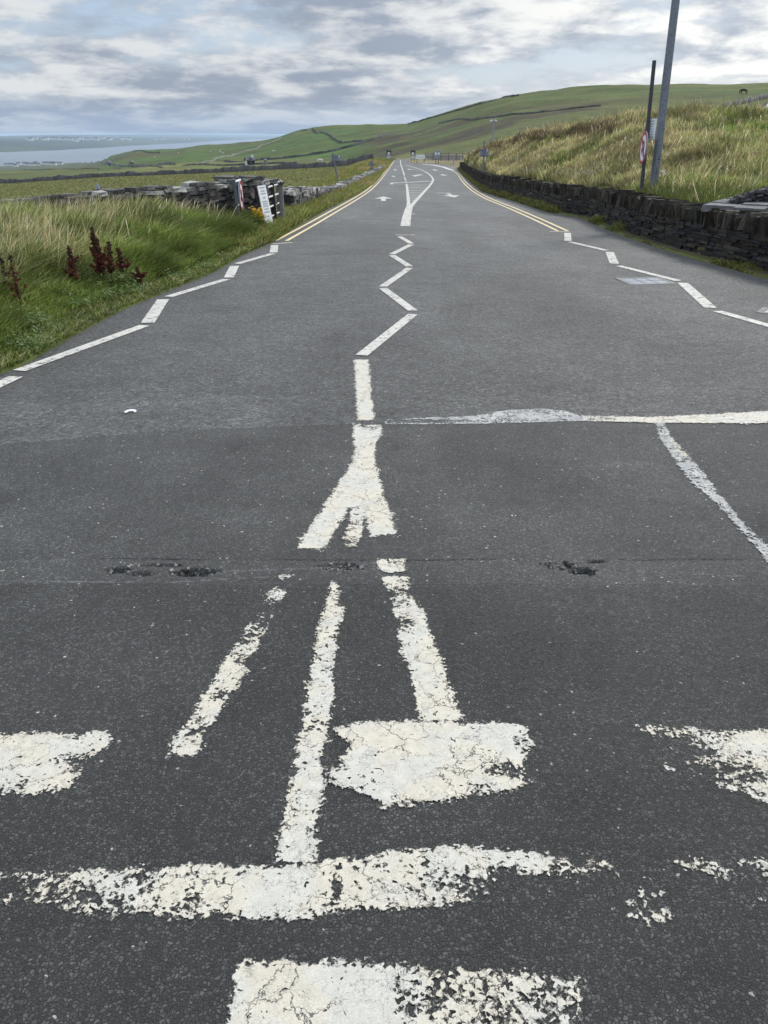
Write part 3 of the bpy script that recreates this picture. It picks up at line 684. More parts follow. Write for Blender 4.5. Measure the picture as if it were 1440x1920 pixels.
worn('worn_line', [(525,1078),(552,1078),(545,1108),(458,1272),(366,1424),(306,1416),(372,1310),(452,1180)],
     [(540,1095,.10,.06,1.0),(490,1150,.12,.14,.80),(530,1135,.04,.05,.5),(455,1200,.07,.05,.6),(470,1240,.05,.04,.75),(420,1300,.04,.06,.55),(385,1375,.05,.05,.62)], .30)
worn('worn_line', [(622,1080),(656,1078),(652,1150),(632,1280),(612,1420),(597,1622),(511,1620),(538,1480),(566,1340),(590,1200)],
     [(645,1110,.04,.12,.80),(648,1200,.045,.22,.88),(636,1260,.03,.10,.7),(612,1420,.03,.05,.5),(590,1560,.03,.04,.55),(640,1085,.06,.04,.8)], .24)
worn('worn_line', [(704,1046),(757,1046),(765,1085),(800,1165),(838,1262),(870,1352),(790,1358),(770,1270),(740,1180),(716,1090)],
     [(735,1078,.12,.03,.9),(740,1120,.10,.12,.62),(752,1170,.06,.08,.5),(730,1046,.1,.02,.5)], .16)
worn('crossing_bar', [(628,1362),(700,1354),(880,1356),(985,1362),(1012,1400),(985,1428),(1000,1466),(950,1488),(870,1498),(725,1516),(680,1498),(640,1478),(624,1462),(634,1420)],
     [(642,1395,.045,.05,.75),(990,1400,.05,.06,.55),(960,1450,.14,.05,.52),(740,1500,.16,.03,.40),(900,1480,.1,.03,.45),(640,1440,.03,.03,.4)], .10, lift=.0040)
worn('crossing_bar', [(-60,1380),(60,1374),(205,1371),(212,1392),(180,1430),(120,1485),(60,1492),(-60,1494)],
     [(165,1428,.10,.05,.72),(20,1475,.07,.04,.5),(60,1400,.2,.05,.15)], .24)
worn('crossing_bar', [(1165,1358),(1300,1362),(1345,1366),(1500,1368),(1500,1520),(1440,1512),(1330,1474),(1240,1450)],
     [(1240,1410,.18,.10,.80),(1180,1380,.1,.05,.85),(1340,1450,.14,.05,.78),(1420,1390,.09,.04,.02),(1400,1490,.08,.04,.55)], .38)
worn('give_way_bar', [(-60,1630),(110,1628),(250,1622),(380,1618),(520,1620),(700,1600),(850,1584),(900,1592),(1120,1602),(1300,1606),(1500,1605),(1500,1700),(1230,1742),(1100,1715),(960,1706),(850,1706),(640,1712),(600,1726),(380,1724),(200,1722),(-60,1700)],
     [(30,1670,.24,.08,.74),(130,1690,.10,.05,.66),(190,1650,.12,.05,.45),(230,1700,.05,.03,.6),(300,1640,.05,.03,.42),(350,1700,.05,.03,.55),(410,1640,.03,.02,.45),(520,1665,.17,.05,.0),(632,1660,.018,.06,.85),(700,1650,.10,.05,.30),(830,1650,.12,.06,.48),(880,1690,.05,.03,.5),(940,1650,.06,.05,.62),(1000,1680,.16,.065,.92),(900,1700,.05,.03,.7),(1110,1685,.14,.09,.92),(1110,1612,.16,.02,.62),(1220,1640,.14,.10,.88),(1210,1700,.05,.05,.66),(1310,1690,.12,.10,.95),(1400,1650,.12,.10,.84)], .30, lift=.0032)
worn('lane_bar', [(440,1800),(560,1801),(720,1804),(900,1815),(1085,1830),(1108,1850),(1090,1960),(1040,2010),(400,2010),(420,1905)],
     [(530,1860,.02,.05,.55),(600,1850,.14,.10,.12),(700,1900,.06,.08,.0),(760,1870,.035,.08,.62),(860,1850,.14,.06,.48),(960,1870,.09,.06,.5),(1060,1900,.08,.08,.6),(900,1930,.1,.04,.55),(490,1850,.05,.08,.15)], .28, lift=.0032)
worn('seal_strip', [(715,786),(880,780),(945,770),(1010,765),(1060,770),(1095,782),(1235,788),(1235,794),(1080,792),(900,796),(720,797)], [(790,790,.35,.05,.75),(1000,782,.3,.1,.25)], .4, 'dusty', lift=.0032)
worn('edge_line', [(1090,781),(1230,783),(1440,772),(1560,770),(1560,790),(1440,795),(1230,794),(1090,790)], [(1120,786,.15,.05,.45),(1250,788,.1,.03,.35)], .12, lift=.0052)
worn('seal_strip', [(1225,793),(1246,791),(1262,820),(1320,885),(1370,950),(1400,985),(1475,1055),(1475,1085),(1435,1055),(1375,985),(1330,935),(1290,905),(1235,825)], [(1240,830,.1,.1,.3),(1430,1030,.1,.1,.3)], .36, 'dusty', lift=.0045)
worn('edge_line', [(1242,818),(1262,820),(1300,862),(1285,868)], [], .45, lift=.0060)
def cover(poly, name, label, grp=None):
    P = np.array(px2w(*poly)); c = P.mean(0); root = empty(name, (c[0], c[1], float(roadz(c[1]))), label, 'manhole cover' if 'manhole' in name else 'drain cover')
    ux = (P[1] - P[0]); uy = (P[3] - P[0]); lx, ly = np.linalg.norm(ux), np.linalg.norm(uy); ang = math.atan2(ux[1], ux[0])
    m = MB(); 
    for a, b, w, h in ((0, ly/2 - .03, lx, .06), (0, -ly/2 + .03, lx, .06), (-lx/2 + .03, 0, .06, ly - .12), (lx/2 - .03, 0, .06, ly - .12)): m.box((a, b, .0), (w, h, .016), col=(.30, .30, .30))
    fr = m.build('frame', M['concrete'], root); fr.rotation_euler = (0, 0, ang)
    m = MB()
    for i in range(3):
        for j in range(2): m.box((-lx/2 + .06 + (i + .5)*(lx - .12)/3, -ly/2 + .06 + (j + .5)*(ly - .12)/2, -.001), ((lx - .12)/3 - .015, (ly - .12)/2 - .015, .014), col=(.2, .2, .2))
    pl = m.build('plate', M['galv'], root); pl.rotation_euler = (0, 0, ang); return root
cover([(1175,534),(1262,532),(1245,521),(1158,523)], 'manhole_cover', 'pale rectangular metal cover set in the road inside the right zigzag line')
cover([(1438,588),(1500,594),(1470,580),(1410,577)], 'drain_cover', 'pale drain cover in the road between right zigzag line and dark wall')

# loose chippings in the potholes
def rubble():
    m = MB()
    for hx, hy, rx, ry, dep in HW:
        for _ in range(int(2600*rx*ry*6)):
            a = random.random()*2*pi; q = random.random()**.5*1.25; x = hx + rx*q*cos(a); y = hy + ry*q*sin(a)
            z = float(roadz(y)) - float(hole_z(np.array(x), np.array(y))) + .001; r = random.uniform(.003, .009); g = random.choice((.05, .08, .12, .18, .24))
            m.box((x, y, z), (r*2, r*1.6, r*1.3), (random.random()*3, random.random()*3, random.random()*3), (g, g*.99, g*.95), jit=.35)
    tag(m.build('gravel', M['stone']), kind='stuff')
rubble()

# ------------------------------------------------------------ grass
def blades(name, X, Y, h, w, colr, lean=(0, 0), bend=.35, zoff=-.02, kind='stuff', Z=None):
    n = len(X); Z = (terrain(X, Y) if Z is None else Z) + zoff
    a = rng.random(n)*2*pi; wx, wy = np.cos(a)*w/2, np.sin(a)*w/2
    # face the blades loosely across the view so none is edge-on for long
    lx = lean[0] + (rng.random(n) - .5)*bend*2; ly = lean[1] + (rng.random(n) - .5)*bend*2
    b = np.stack([X, Y, Z], -1); dw = np.stack([wx, wy, np.zeros(n)], -1)
    mid = b + np.stack([lx*h*.35, ly*h*.35, h*.55], -1); tip = b + np.stack([lx*h*1.1, ly*h*1.1, h*(1 - .18*(lx**2 + ly**2))], -1)
    V = np.stack([b - dw, b + dw, mid + dw*.8, mid - dw*.8, tip], 1).reshape(-1, 3)
    i = np.arange(n)*5; q = np.stack([i, i + 1, i + 2, i + 3], -1); t = np.stack([i + 3, i + 2, i + 4], -1)
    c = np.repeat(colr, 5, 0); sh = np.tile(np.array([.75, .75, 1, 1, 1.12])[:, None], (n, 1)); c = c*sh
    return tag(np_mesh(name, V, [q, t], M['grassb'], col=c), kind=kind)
def mixcol(n, pal, p):
    k = rng.choice(len(pal), n, p=np.array(p)/sum(p)); return np.array(pal)[k]*(0.6 + .8*rng.random((n, 1)))
GR = [(.085, .125, .024), (.13, .17, .038), (.055, .088, .018), (.18, .20, .06)]
ST = [(.38, .33, .18), (.31, .27, .14), (.46, .42, .27), (.20, .15, .08)]
def wall_left_y(X): return np.interp(X, _w1x, _w1y)
# left boundary wall centre line, from the far-left end to the gate
W1 = [(-14, 378, 12.8), (18, 376, 13.2), (100, 368, 14.2), (200, 360, 15.4), (300, 353, 16.8), (350, 349, 17.6), (430, 342, 19.0)]
W1w = [(x_at(a, b, y), y, z_at(b, y)) for a, b, y in W1]
_w1x = np.array([p[0] for p in W1w]); _w1y = np.array([p[1] for p in W1w])
_w1x = np.concatenate([[_w1x[0] - 3], _w1x]); _w1y = np.concatenate([[_w1y[0] - 1.6], _w1y])
def bank_grass():
    n = 330000; Y = 3.6 + (19.5 - 3.6)*rng.random(n)**1.0; d = rng.random(n)**1.15*8.5; X = xL(Y) - d
    keep = (Y < wall_left_y(X) - .1) & (np.abs(col_of(X, Y) - 360) < 620) & (X > -13); X, Y, d = X[keep], Y[keep], d[keep]; n = len(X)
    dist = Y/19.5
    cl = fbm(X*1.3, Y*1.3, 3); pat = fbm(X*.45 + 3, Y*.45, 3)
    h = (.10 + .30*sm(d/1.0) + .13*sm((-X - 4.0)/2)*sm((d - 2)/2))*(.55 + .9*cl)*(.7 + .5*rng.random(n)); h = h*np.where(d < .35, .5, 1)*(1 - .5*sm((1.25 - d)/.4)*sm((11.5 - Y)/1.0)*sm((Y - 7.2)/.8))
    dry = sm((pat - .50)*7)*.35 + .50*sm((d - 2.2)/2.2)*sm((-X - 4.2)/1.8) ; dry = np.clip(dry*sm((d - .5)/1.2), 0, .9)
    c = np.where((rng.random(n) < dry)[:, None], mixcol(n, ST, (4, 3, 3, 1)), mixcol(n, GR, (4, 4, 2, 2)))
    c = c*(0.55 + .85*sm((fbm(X*1.6 + 8, Y*1.6, 4) - .3)*2.4))[:, None]
    blades('grass', X, Y, h,   .006 + .0008*Y, c, lean=(.38, -.10), bend=.7)
    # taller seeding straw stalks
    n = 16000; Y = 5 + 13.5*rng.random(n); d = 1.2 + rng.random(n)*6; X = xL(Y) - d; keep = (Y < wall_left_y(X) - .05) & (X > -12) & (rng.random(n) < sm((fbm(X*.6, Y*.6, 3) - .38)*5)*sm((-X - 3.0)/1.8)); X, Y = X[keep], Y[keep]; n = len(X)
    blades('grass', X, Y, .42 + .28*rng.random(n), .004 + .0005*Y, mixcol(n, ST, (4, 2, 4, 1)), lean=(.35, -.1), bend=.3)
bank_grass()
def edge_grass():
    n = 70000; Y = 4.2 + 26*rng.random(n)**1.3; d = rng.random(n)**1.4*(1.1 + .02*Y) - .03; X = xL(Y) - d; pat = fbm(X*2.2, Y*2.2, 3)
    c = np.where((rng.random(n) < .22)[:, None], mixcol(n, ST, (4, 3, 2, 3)), mixcol(n, GR, (4, 4, 3, 2)))*(.6 + .7*pat)[:, None]
    blades('grass', X, Y, (.035 + .075*rng.random(n))*(.5 + pat), .005 + .0008*Y, c, lean=(.25, -.1), bend=.9)
edge_grass()
def stalks(X, Y, H, cols, hw, name='grass'):
    n = len(X); Z = terrain(X, Y) - .02; l = .25*rng.standard_normal(n) + .12; ly = .2*rng.standard_normal(n); w = .0012 + .00022*Y
    b = np.stack([X, Y, Z], -1); t = b + np.stack([l*H, ly*H, H*.97], -1); d = t - b; a = rng.random(n)*pi; sd = np.stack([np.cos(a), np.sin(a), 0*a], -1)
    p1, p2, p3 = b + d*.82, b + d*.90, t + d*.04; W2 = (w*hw)[:, None]; w = w[:, None]
    V = np.stack([b - sd*w, b + sd*w, p1 + sd*w, p1 - sd*w, p2 + sd*W2, p3, p2 - sd*W2], 1).reshape(-1, 3); i = np.arange(n)*7
    q = np.vstack([np.stack([i, i+1, i+2, i+3], -1), np.stack([i+3, i+2, i+4, i+6], -1)]); tr = np.stack([i+6, i+4, i+5], -1)
    tag(np_mesh(name, V, [q, tr], M['grassb'], col=np.repeat(cols, 7, 0)), kind='stuff')
def bank_stalks():
    n = 2600; Y = 5 + 13.5*rng.random(n); d = .9 + rng.random(n)*6; X = xL(Y) - d; k = (Y < wall_left_y(X)) & (X > -12) & (rng.random(n) < .25 + .75*sm((-X - 3.0)/2)); X, Y = X[k], Y[k]; n = len(X)
    stalks(X, Y, .34 + .24*rng.random(n), mixcol(n, [(.42, .37, .22), (.34, .27, .15), (.22, .13, .08), (.5, .46, .32)], (4, 3, 1, 3)), 1.7)
bank_stalks()
def verge_grass():
    n = 90000; Y = np.exp(np.log(15) + np.log(150/15)*rng.random(n)); wd = .9 + .015*Y; d = rng.random(n)*wd*2.0; X = xL(Y) - d - .02
    keep = (Y > 17) | (d < 2.2); X, Y, d = X[keep], Y[keep], d[keep]; n = len(X)
    pat = fbm(X*.5, Y*.16, 3)
    rust = sm((pat - .5)*8)*sm((Y - 30)/15)
    c = np.where((rng.random(n) < .25 + .5*rust)[:, None], mixcol(n, [(.28, .20, .08), (.22, .13, .05), (.30, .25, .13)], (3, 2, 3)), mixcol(n, GR, (3, 4, 2, 2)))
    blades('grass', X, Y, (.12 + .16*rng.random(n))*(.6 + .8*fbm(X*1.1, Y*1.1, 2)), .008 + .0009*Y, c, lean=(.2, 0), bend=.6)
verge_grass()
def field_grass():
    n = 90000; Y = np.exp(np.log(24) + np.log(190/24)*rng.random(n)); t = -.62 + .66*rng.random(n); X = t*Y
    keep = (X < xL(Y) - 1.6 - .02*Y) & (Y < np.interp(col_of(X, Y), C1[0], C1[1]) - 2); X, Y = X[keep], Y[keep]; n = len(X)
    c = mixcol(n, [(.165, .165, .065), (.13, .145, .05), (.21, .195, .10), (.095, .115, .04)], (4, 3, 2, 2))
    blades('field_grass', X, Y, .05 + .06*rng.random(n) + .0004*Y, .012 + .0016*Y, c, bend=.5)
field_grass()
def mound_grass():
    n = 420000; c0 = 845 + (1900 - 845)*rng.random(n); Yw = np.interp(c0, _wx, _wY); Yr = np.interp(c0, _mx, _mY)
    s = rng.random(n)**1.3*1.25; Y = Yw + .4 + (Yr - Yw)*s; X = (c0 - 720)/1659*Y
    keep = X > xR(Y) + .62
    keep &= ~((c0 > 1300) & (Y < 18 + (c0 - 1300)*.0)  & (Y > 1e9))
    X, Y, c0, s = X[keep], Y[keep], c0[keep], s[keep]; n = len(X)
    pp = path_mask(X, Y); k = ~pp; X, Y, c0, s = X[k], Y[k], c0[k], s[k]; n = len(X)
    pat = fbm(X*.35, Y*.18 + 2, 4); pat2 = fbm(X*.9, Y*.5 + 7, 3)
    dry = np.clip(.40 + 2.2*(pat - .47) + .55*sm((s - .7)*3) + .35*sm((1050 - c0)/120), .08, .95)
    c = np.where((rng.random(n) < dry)[:, None], mixcol(n, [(.30, .262, .125), (.25, .22, .10), (.37, .33, .19), (.19, .165, .08)], (4, 3, 2, 2)), mixcol(n, GR, (3, 4, 2, 3)))
    brown = sm((.10 - np.abs(s - .80 + (c0 - 1000)*.0006))*14)*(c0 > 880)*(c0 < 1150)
    c = np.where((rng.random(n) < brown*.8)[:, None], mixcol(n, [(.085, .060, .035), (.11, .08, .045)], (1, 1)), c)
    c = c*(.60 + .75*sm((fbm(X*1.2, Y*.8 + 3, 4) - .3)*2.4))[:, None]
    h = (.10 + .22*rng.random(n))*(.6 + .8*pat2)*(1 + .7*sm((s - .7)*4))*(1 + .6*brown)
    h = np.where(rng.random(n) < .03, h*1.6, h)*(.45 + .55*sm(s*9))
    blades('grass', X, Y, h, .006 + .0008*Y, c, lean=(.12, .0), bend=.65)
def mound_stalks():
    n = 3600; c0 = 850 + 900*rng.random(n); Yw = np.interp(c0, _wx, _wY); Yr = np.interp(c0, _mx, _mY); s_ = rng.random(n)*1.12; Y = Yw + .6 + (Yr - Yw)*s_; X = (c0 - 720)/1659*Y; k = (X > xR(Y) + .7) & ~path_mask(X, Y); X, Y = X[k], Y[k]; n = len(X)
    stalks(X, Y, .24 + .26*rng.random(n)**2, mixcol(n, [(.45, .40, .26), (.34, .26, .15), (.16, .09, .05), (.55, .50, .38)], (4, 3, 2, 2)), 1.6)
# flagged path by the wall, upper right: world polygon
PATH = [p[:2] for p in PATH3]
def path_mask(X, Y):
    ins = np.zeros(X.shape, bool); n = len(PATH)
    for i in range(n):
        x0, y0 = PATH[i]; x1, y1 = PATH[(i+1) % n]
        if y0 == y1: continue
        ins ^= ((Y > y0) != (Y > y1)) & (X < (x1 - x0)*(Y - y0)/(y1 - y0) + x0)
    return ins
mound_grass(); mound_stalks()
def foot_weeds():
    n = 42000; Y = np.exp(np.log(9.5) + np.log(104/9.5)*rng.random(n)); d = .26*rng.random(n); X = xR(Y) + d - .03
    pat = fbm(Y*.9, X*.9, 3); keep = rng.random(n) < sm((pat - .33)*6); X, Y, pat, d = X[keep], Y[keep], pat[keep], d[keep]; n = len(X)
    c = np.where((rng.random(n) < .35)[:, None], mixcol(n, [(.22, .17, .07), (.15, .10, .04), (.26, .22, .10)], (3, 2, 2)), mixcol(n, GR, (4, 3, 3, 1)))
    blades('grass', X, Y, (.06 + .26*rng.random(n)*sm((pat - .42)*6))*(.5 + 2.2*d), .005 + .0009*Y, c*.9, lean=(-.15, 0), bend=.7, Z=roadz(Y) + .03)
foot_weeds()

# ------------------------------------------------------------ stone walls
SC = [(.060, .062, .064), (.085, .082, .076), (.045, .047, .052), (.11, .105, .095), (.07, .066, .06)]
def srow(m, p, tdir, z, length, depth, hh, cols, jit=.28, tilt=.04):
    m.box((p[0], p[1], z), (length, depth, hh), (random.uniform(-tilt, tilt), random.uniform(-tilt, tilt), math.atan2(tdir[1], tdir[0]) + random.uniform(-.06, .06)), random.choice(cols), jit)
def resample(P, step):
    P = np.array(P, float); seg = np.hypot(*(P[1:, :2] - P[:-1, :2]).T); s = np.concatenate([[0], np.cumsum(seg)])
    q = np.arange(0, s[-1], step); return np.stack([np.interp(q, s, P[:, i]) for i in range(P.shape[1])], -1), q
def drystone(root, P, thick, sl=(.14, .42), sh=(.06, .15), cols=SC, top_fn=None, pale_top=None, name='stonework'):
    """P: list of (x, y, ztop). Courses of rough stones either side of a rubble core."""
    P = np.array(P, float); seg = np.hypot(*(P[1:, :2] - P[:-1, :2]).T); s = np.concatenate([[0], np.cumsum(seg)]); Ls = s[-1]
    at = lambda q: [np.interp(q, s, P[:, i]) for i in range(3)]
    m = MB(); q = 0
    for i in range(int(Ls/.4) + 1):
        x, y, zt = at(min(i*.4 + .2, Ls)); x2, y2, _ = at(min(i*.4 + .25, Ls)); zb = float(terrain(x, y)) - .25
        a = math.atan2(y2 - y, x2 - x) if i*.4 + .25 < Ls else math.atan2(P[-1][1] - P[-2][1], P[-1][0] - P[-2][0])
        m.box((x, y, (zb + zt - .12)/2), (.42, thick*.55, zt - .12 - zb), (0, 0, a), (.02, .02, .02))
    zmin = min(float(terrain(p[0], p[1])) for p in P) - .15; zmax = max(P[:, 2])
    z = zmin
    while z < zmax:
        hh = random.uniform(*sh); q = random.uniform(0, .1)
        while q < Ls:
            l = random.uniform(*sl); x, y, zt = at(min(q + l/2, Ls)); x2, y2, _ = at(min(q + l/2 + .05, Ls)); x0, y0, _ = at(max(q + l/2 - .05, 0))
            t = np.array([x2 - x0, y2 - y0]); t /= np.linalg.norm(t); nrm = np.array([-t[1], t[0]])
            g = float(terrain(x, y))
            if z + hh > g - .1 and z + hh*.6 < zt + random.uniform(-.04, .06):
                for sgn in (-1, 1):
                    d = thick*random.uniform(.42, .6); off = thick/2 - d/2 + random.uniform(-.03, .02)
                    c = cols
                    if pale_top and z + hh*1.5 > zt: c = pale_top
                    srow(m, (x + nrm[0]*off*sgn, y + nrm[1]*off*sgn), t, z + hh/2 + random.uniform(-.015, .015), l*.96, d, hh*random.uniform(.8, 1.02), c)
            q += l
        z += hh*.97
    return m.build(name, M['stone'], root)
PALE = [(.30, .30, .28), (.14, .14, .13), (.09, .09, .085), (.06, .06, .06), (.11, .105, .10)]
r = empty('dry_stone_wall', (W1w[3][0], W1w[3][1], .1), 'long low dry stone wall above the grassy bank left of the gate', 'stone wall')
r.location = (0, 0, 0); drystone(r, W1w + [(x_at(436, 340, 19.0), 19.1, z_at(341, 19.0))], .40, (.12, .42), (.04, .11), pale_top=PALE)
# taller stone end beside the gate
E1 = [(x_at(395, 345, 18.6), 18.6, z_at(346, 18.6)), (x_at(432, 340, 19.2), 19.2, z_at(338.5, 19.2)), (x_at(468, 335, 19.9), 19.9, z_at(334.5, 19.9)), (x_at(486, 338, 20.3), 20.3, z_at(338, 20.3))]
r = empty('stone_pier', (0, 0, 0), 'tall rough stone wall end between the round sign and the gate', 'stone pier'); drystone(r, E1, .75, (.12, .4), (.05, .13), pale_top=PALE)
m = MB(); cx, cy, cz = x_at(491, 336, 20.4), 20.4, z_at(339, 20.4); m.box((cx, cy, cz), (.32, .35, .10), (0, .05, .2), (.22, .09, .05), .2)
m.build('capstone', M['stone'], r)['label'] = 'rusty red top stone'
# wall running on beside the road past the gate
W2 = []
for px, py, hp in ((536, 402, 46), (556, 394, 40), (577, 384, 28), (600, 374, 20), (635, 362, 14), (650, 353, 11), (672, 341, 9), (695, 330, 7), (708, 322, 6), (718, 315.5, 5)):
    x, y = hit_road(px, py); zt = z_at(py - hp, y); W2.append((x, y, max(zt, float(terrain(x, y)) + .12)))
r = empty('dry_stone_wall', (0, 0, 0), 'tumbled dry stone wall running up the left verge from the gate post', 'stone wall'); drystone(r, W2, .5, (.14, .42), (.08, .17), [(.10, .10, .095), (.16, .155, .145), (.07, .07, .07), (.22, .215, .20)], pale_top=[(.30, .29, .27), (.22, .21, .20), (.15, .15, .14)])

# right-hand wall: coursed thin slabs below, slabs on edge as coping
def right_wall():
    root = empty('roadside_wall', (0, 0, 0), 'dark slate wall with upright coping stones along the right of the road', 'stone wall')
    ys = np.concatenate([np.arange(7.0, 30, .25), np.arange(30, 104.5, .8)]); P = np.stack([xR(ys) + .47, ys], -1)
    seg = np.hypot(*(P[1:] - P[:-1]).T); s = np.concatenate([[0], np.cumsum(seg)]); Ls = s[-1]
    at = lambda q: (np.interp(q, s, P[:, 0]), np.interp(q, s, P[:, 1]))
    dirn = lambda q: (np.array(at(min(q + .3, Ls))) - np.array(at(max(q - .3, 0))))/np.linalg.norm(np.array(at(min(q + .3, Ls))) - np.array(at(max(q - .3, 0))))
    core = MB(); q = 0
    while q < Ls:
        x, y = at(q + .25); t = dirn(q + .25); zb = float(roadz(y)) - .2; core.box((x + .02*t[1], y, zb + .36), (.54, .28, .70), (0, 0, math.atan2(t[1], t[0])), (.012, .012, .013)); q += .5
    q = 0; m = core
    cols = [(.024, .022, .021), (.034, .032, .030), (.018, .017, .017), (.048, .043, .036), (.030, .026, .021), (.027, .028, .032)]
    z = -.05
    while z < .48:
        q = random.random()*.2; hh = random.uniform(.035, .075)
        while q < Ls:
            x, y = at(q); k = 1 + y/30; l = random.uniform(.12, .38)*k
            if y > 45 and hh < .05: q += l; continue
            x, y = at(q + l/2); t = dirn(q + l/2); nrm = np.array([-t[1], t[0]])
            d = .20; off = .5/2 - d/2 + random.uniform(-.018, .018)
            c = random.choice(cols)
            if random.random() < .012: c = (.16, .15, .12)
            m.box((x + nrm[0]*off, y + nrm[1]*off, float(roadz(y)) + z + hh/2), (l*.97, d, hh*random.uniform(.8, .98)), (random.uniform(-.03, .03), random.uniform(-.02, .02), math.atan2(t[1], t[0]) + random.uniform(-.03, .03)), c, .16)
            q += l
        z += hh
    body = m.build('wall_body', M['stone'], root)
    m = MB(); q = 0
    while q < Ls:
        x, y = at(q); w = min(.17, random.expovariate(1/.035) + .022)*(1 + y/60); t = dirn(q); hh = .17 + .13*float(fbm(np.array(q*.8), np.array(1.), 3)) + random.uniform(-.02, .05); lean = .22*float(fbm(np.array(q*.45), np.array(5.), 2)) + random.uniform(-.06, .08)
        g = random.uniform(.6, 1.3); c = random.choice([(.034, .031, .026), (.046, .042, .034), (.026, .024, .022), (.062, .056, .045), (.038, .032, .024)])
        m.box((x, y, float(roadz(y)) + .49 + hh/2), (w*.93, .46 + random.uniform(-.05, .05), hh), (random.uniform(-.10, .10), lean, math.atan2(t[1], t[0]) + random.uniform(-.05, .05)), tuple(k*g for k in c), .24)
        q += w*.9
    m.build('coping', M['stone'], root)
right_wall()
# the flagged path and dark stone heap behind the wall, far right
def flag_path():
    root = empty('flagstone_path', (0, 0, 0), 'strip of large flat grey flagstones behind the wall at far right', 'path')
    m = MB(); rows = 9
    A, B, C_, D = [np.array(p) for p in PATH]
    for i in range(rows):
        for j in range(4):
            u0, v0 = (i + .5)/rows, (j + .5)/4
            p = A*(1-u0)*(1-v0) + B*u0*(1-v0) + C_*u0*v0 + D*(1-u0)*v0
            t = B - A; L1 = np.linalg.norm(t)/rows; wdt = (np.linalg.norm(D - A)*(1-u0) + np.linalg.norm(C_ - B)*u0)/4
            z = float(pathz(p[0], p[1])) - .03 + random.uniform(0, .02); g = random.uniform(.10, .17)
            m.box((p[0], p[1], z), (L1*.97, wdt*.97, .10), (random.uniform(-.02, .02), random.uniform(-.02, .02), math.atan2(t[1], t[0])), (g, g, g*1.05), .08)
    m.build('slab', M['stone'], root)
    root = empty('stone_heap', (0, 0, 0), 'low curved heap of dark slate chips on the flagstones at the right edge', 'stone heap')
    m = MB()
    for _ in range(3600):
        px = random.uniform(1362, 1600); w = random.random(); Y = 14.3 + 1.5*w; x = x_at(px, 370, Y); base = float(pathz(x, Y))
        zt = z_at(float(np.interp(px, [1362, 1385, 1412, 1440, 1500, 1600], [386, 371, 361.5, 356.5, 353, 352])), Y); z = base + (zt - base)*random.random()*(1 if w < .85 else .5)
        if w > .25 and z < zt - .05: z = zt - .05*random.random()
        g = random.uniform(.035, .085); m.box((x, Y, z), (.10, .08, .035), (random.uniform(-.4, .4), random.uniform(-.4, .4), random.random()*3), (g, g, g*1.08), .3)
    m.build('slate_chips', M['stone'], root)
flag_path()

# far field walls: dark rubble ridges lying on the land
def far_wall(pts, h, label, col=(.05, .05, .048), th=.8, name='field_wall', world=False, grp='stone walls dividing the fields', y0=40):
    W_ = [hit(p[0], p[1], y0=y0) if len(p) < 3 else (x_at(*p), p[2], 0) for p in pts]
    P, q = resample([(a, b) for a, b, c in W_], max(.3, W_[0][1]/420))
    d = np.gradient(P, axis=0); d /= np.linalg.norm(d, axis=1)[:, None] + 1e-9; nr = np.stack([-d[:, 1], d[:, 0]], -1)
    n = len(P); hh = h*(.55 + .75*fbm(q*.35, q*0, 3) + .25*(rng.random(n) - .5)); z = terrain(P[:, 0], P[:, 1]); zz = lambda Q: terrain(Q[:, 0], Q[:, 1]) - .3
    w0 = th/2*(.9 + .4*fbm(q*.9, q*0 + 3, 3))
    A, B = P - nr*w0[:, None], P + nr*w0[:, None]; C, D = P - nr*w0[:, None]*.6, P + nr*w0[:, None]*.6
    V = np.vstack([np.c_[A, zz(A)], np.c_[C, z + hh], np.c_[D, z + hh*.97], np.c_[B, zz(B)]])
    i = np.arange(n - 1); f = np.vstack([np.stack([i + k*n, i + 1 + k*n, i + 1 + (k+1)*n, i + (k+1)*n], -1) for k in range(3)])
    f = np.vstack([f, [[0, n, 2*n, 3*n], [n-1, 4*n-1, 3*n-1, 2*n-1]]])
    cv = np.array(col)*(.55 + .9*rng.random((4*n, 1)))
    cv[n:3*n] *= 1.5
    return tag(np_mesh(name, V, f, M['stone'], col=cv), label, 'stone wall', grp)
far_wall([(-60,346,199),(0,342.5,198),(90,336,194),(190,330.5,189),(250,328.5,187),(360,326,184),(440,322,180),(560,316.5,172),(640,312,166),(702,306,159)], 1.0, 'dark stone wall across the far side of the olive field')
far_wall([(-40,321),(60,319),(180,316),(300,313.5),(420,311),(560,306)], .55, 'thin stone wall just above the far edge of the field')
far_wall([(360,268),(420,302),(500,300),(560,294.5),(620,285),(660,274.5),(700,262.5),(740,250)][1:], .9, 'dark stone wall climbing diagonally between the two green hills')
far_wall([(565,245.5),(590,245),(612,251),(628,262),(640,268)], 1.0, 'dark stone wall curving over the brow of the left hill')
far_wall([(640,268),(680,266.5),(700,263)], .8, 'short stone wall joining the curved wall to the diagonal one')
far_wall([(765,233),(800,224),(850,210),(900,195),(960,181.5),(976,179)], .9, 'dark stone wall along the skyline of the right hill')
far_wall([(822,232),(880,225),(940,219),(1000,213),(1060,206),(1130,199)], .6, 'stone wall running across the middle of the right hill')
far_wall([(375,307),(400,303),(440,291),(480,280),(527,258)], .9, 'pale stone wall climbing the shoulder of the left hill', (.10, .10, .085))
far_wall([(1300,217),(1330,210),(1360,202),(1400,193),(1440,184),(1500,172)], 1.5, 'rubble wall climbing the grass at the upper right', (.09, .085, .08))
far_wall([(250,283.5),(270,284.5),(300,288),(210,301),(190,303)][:3], 1.5, 'short dark hedge line on top of the low shoreward hill', (.03, .04, .02))
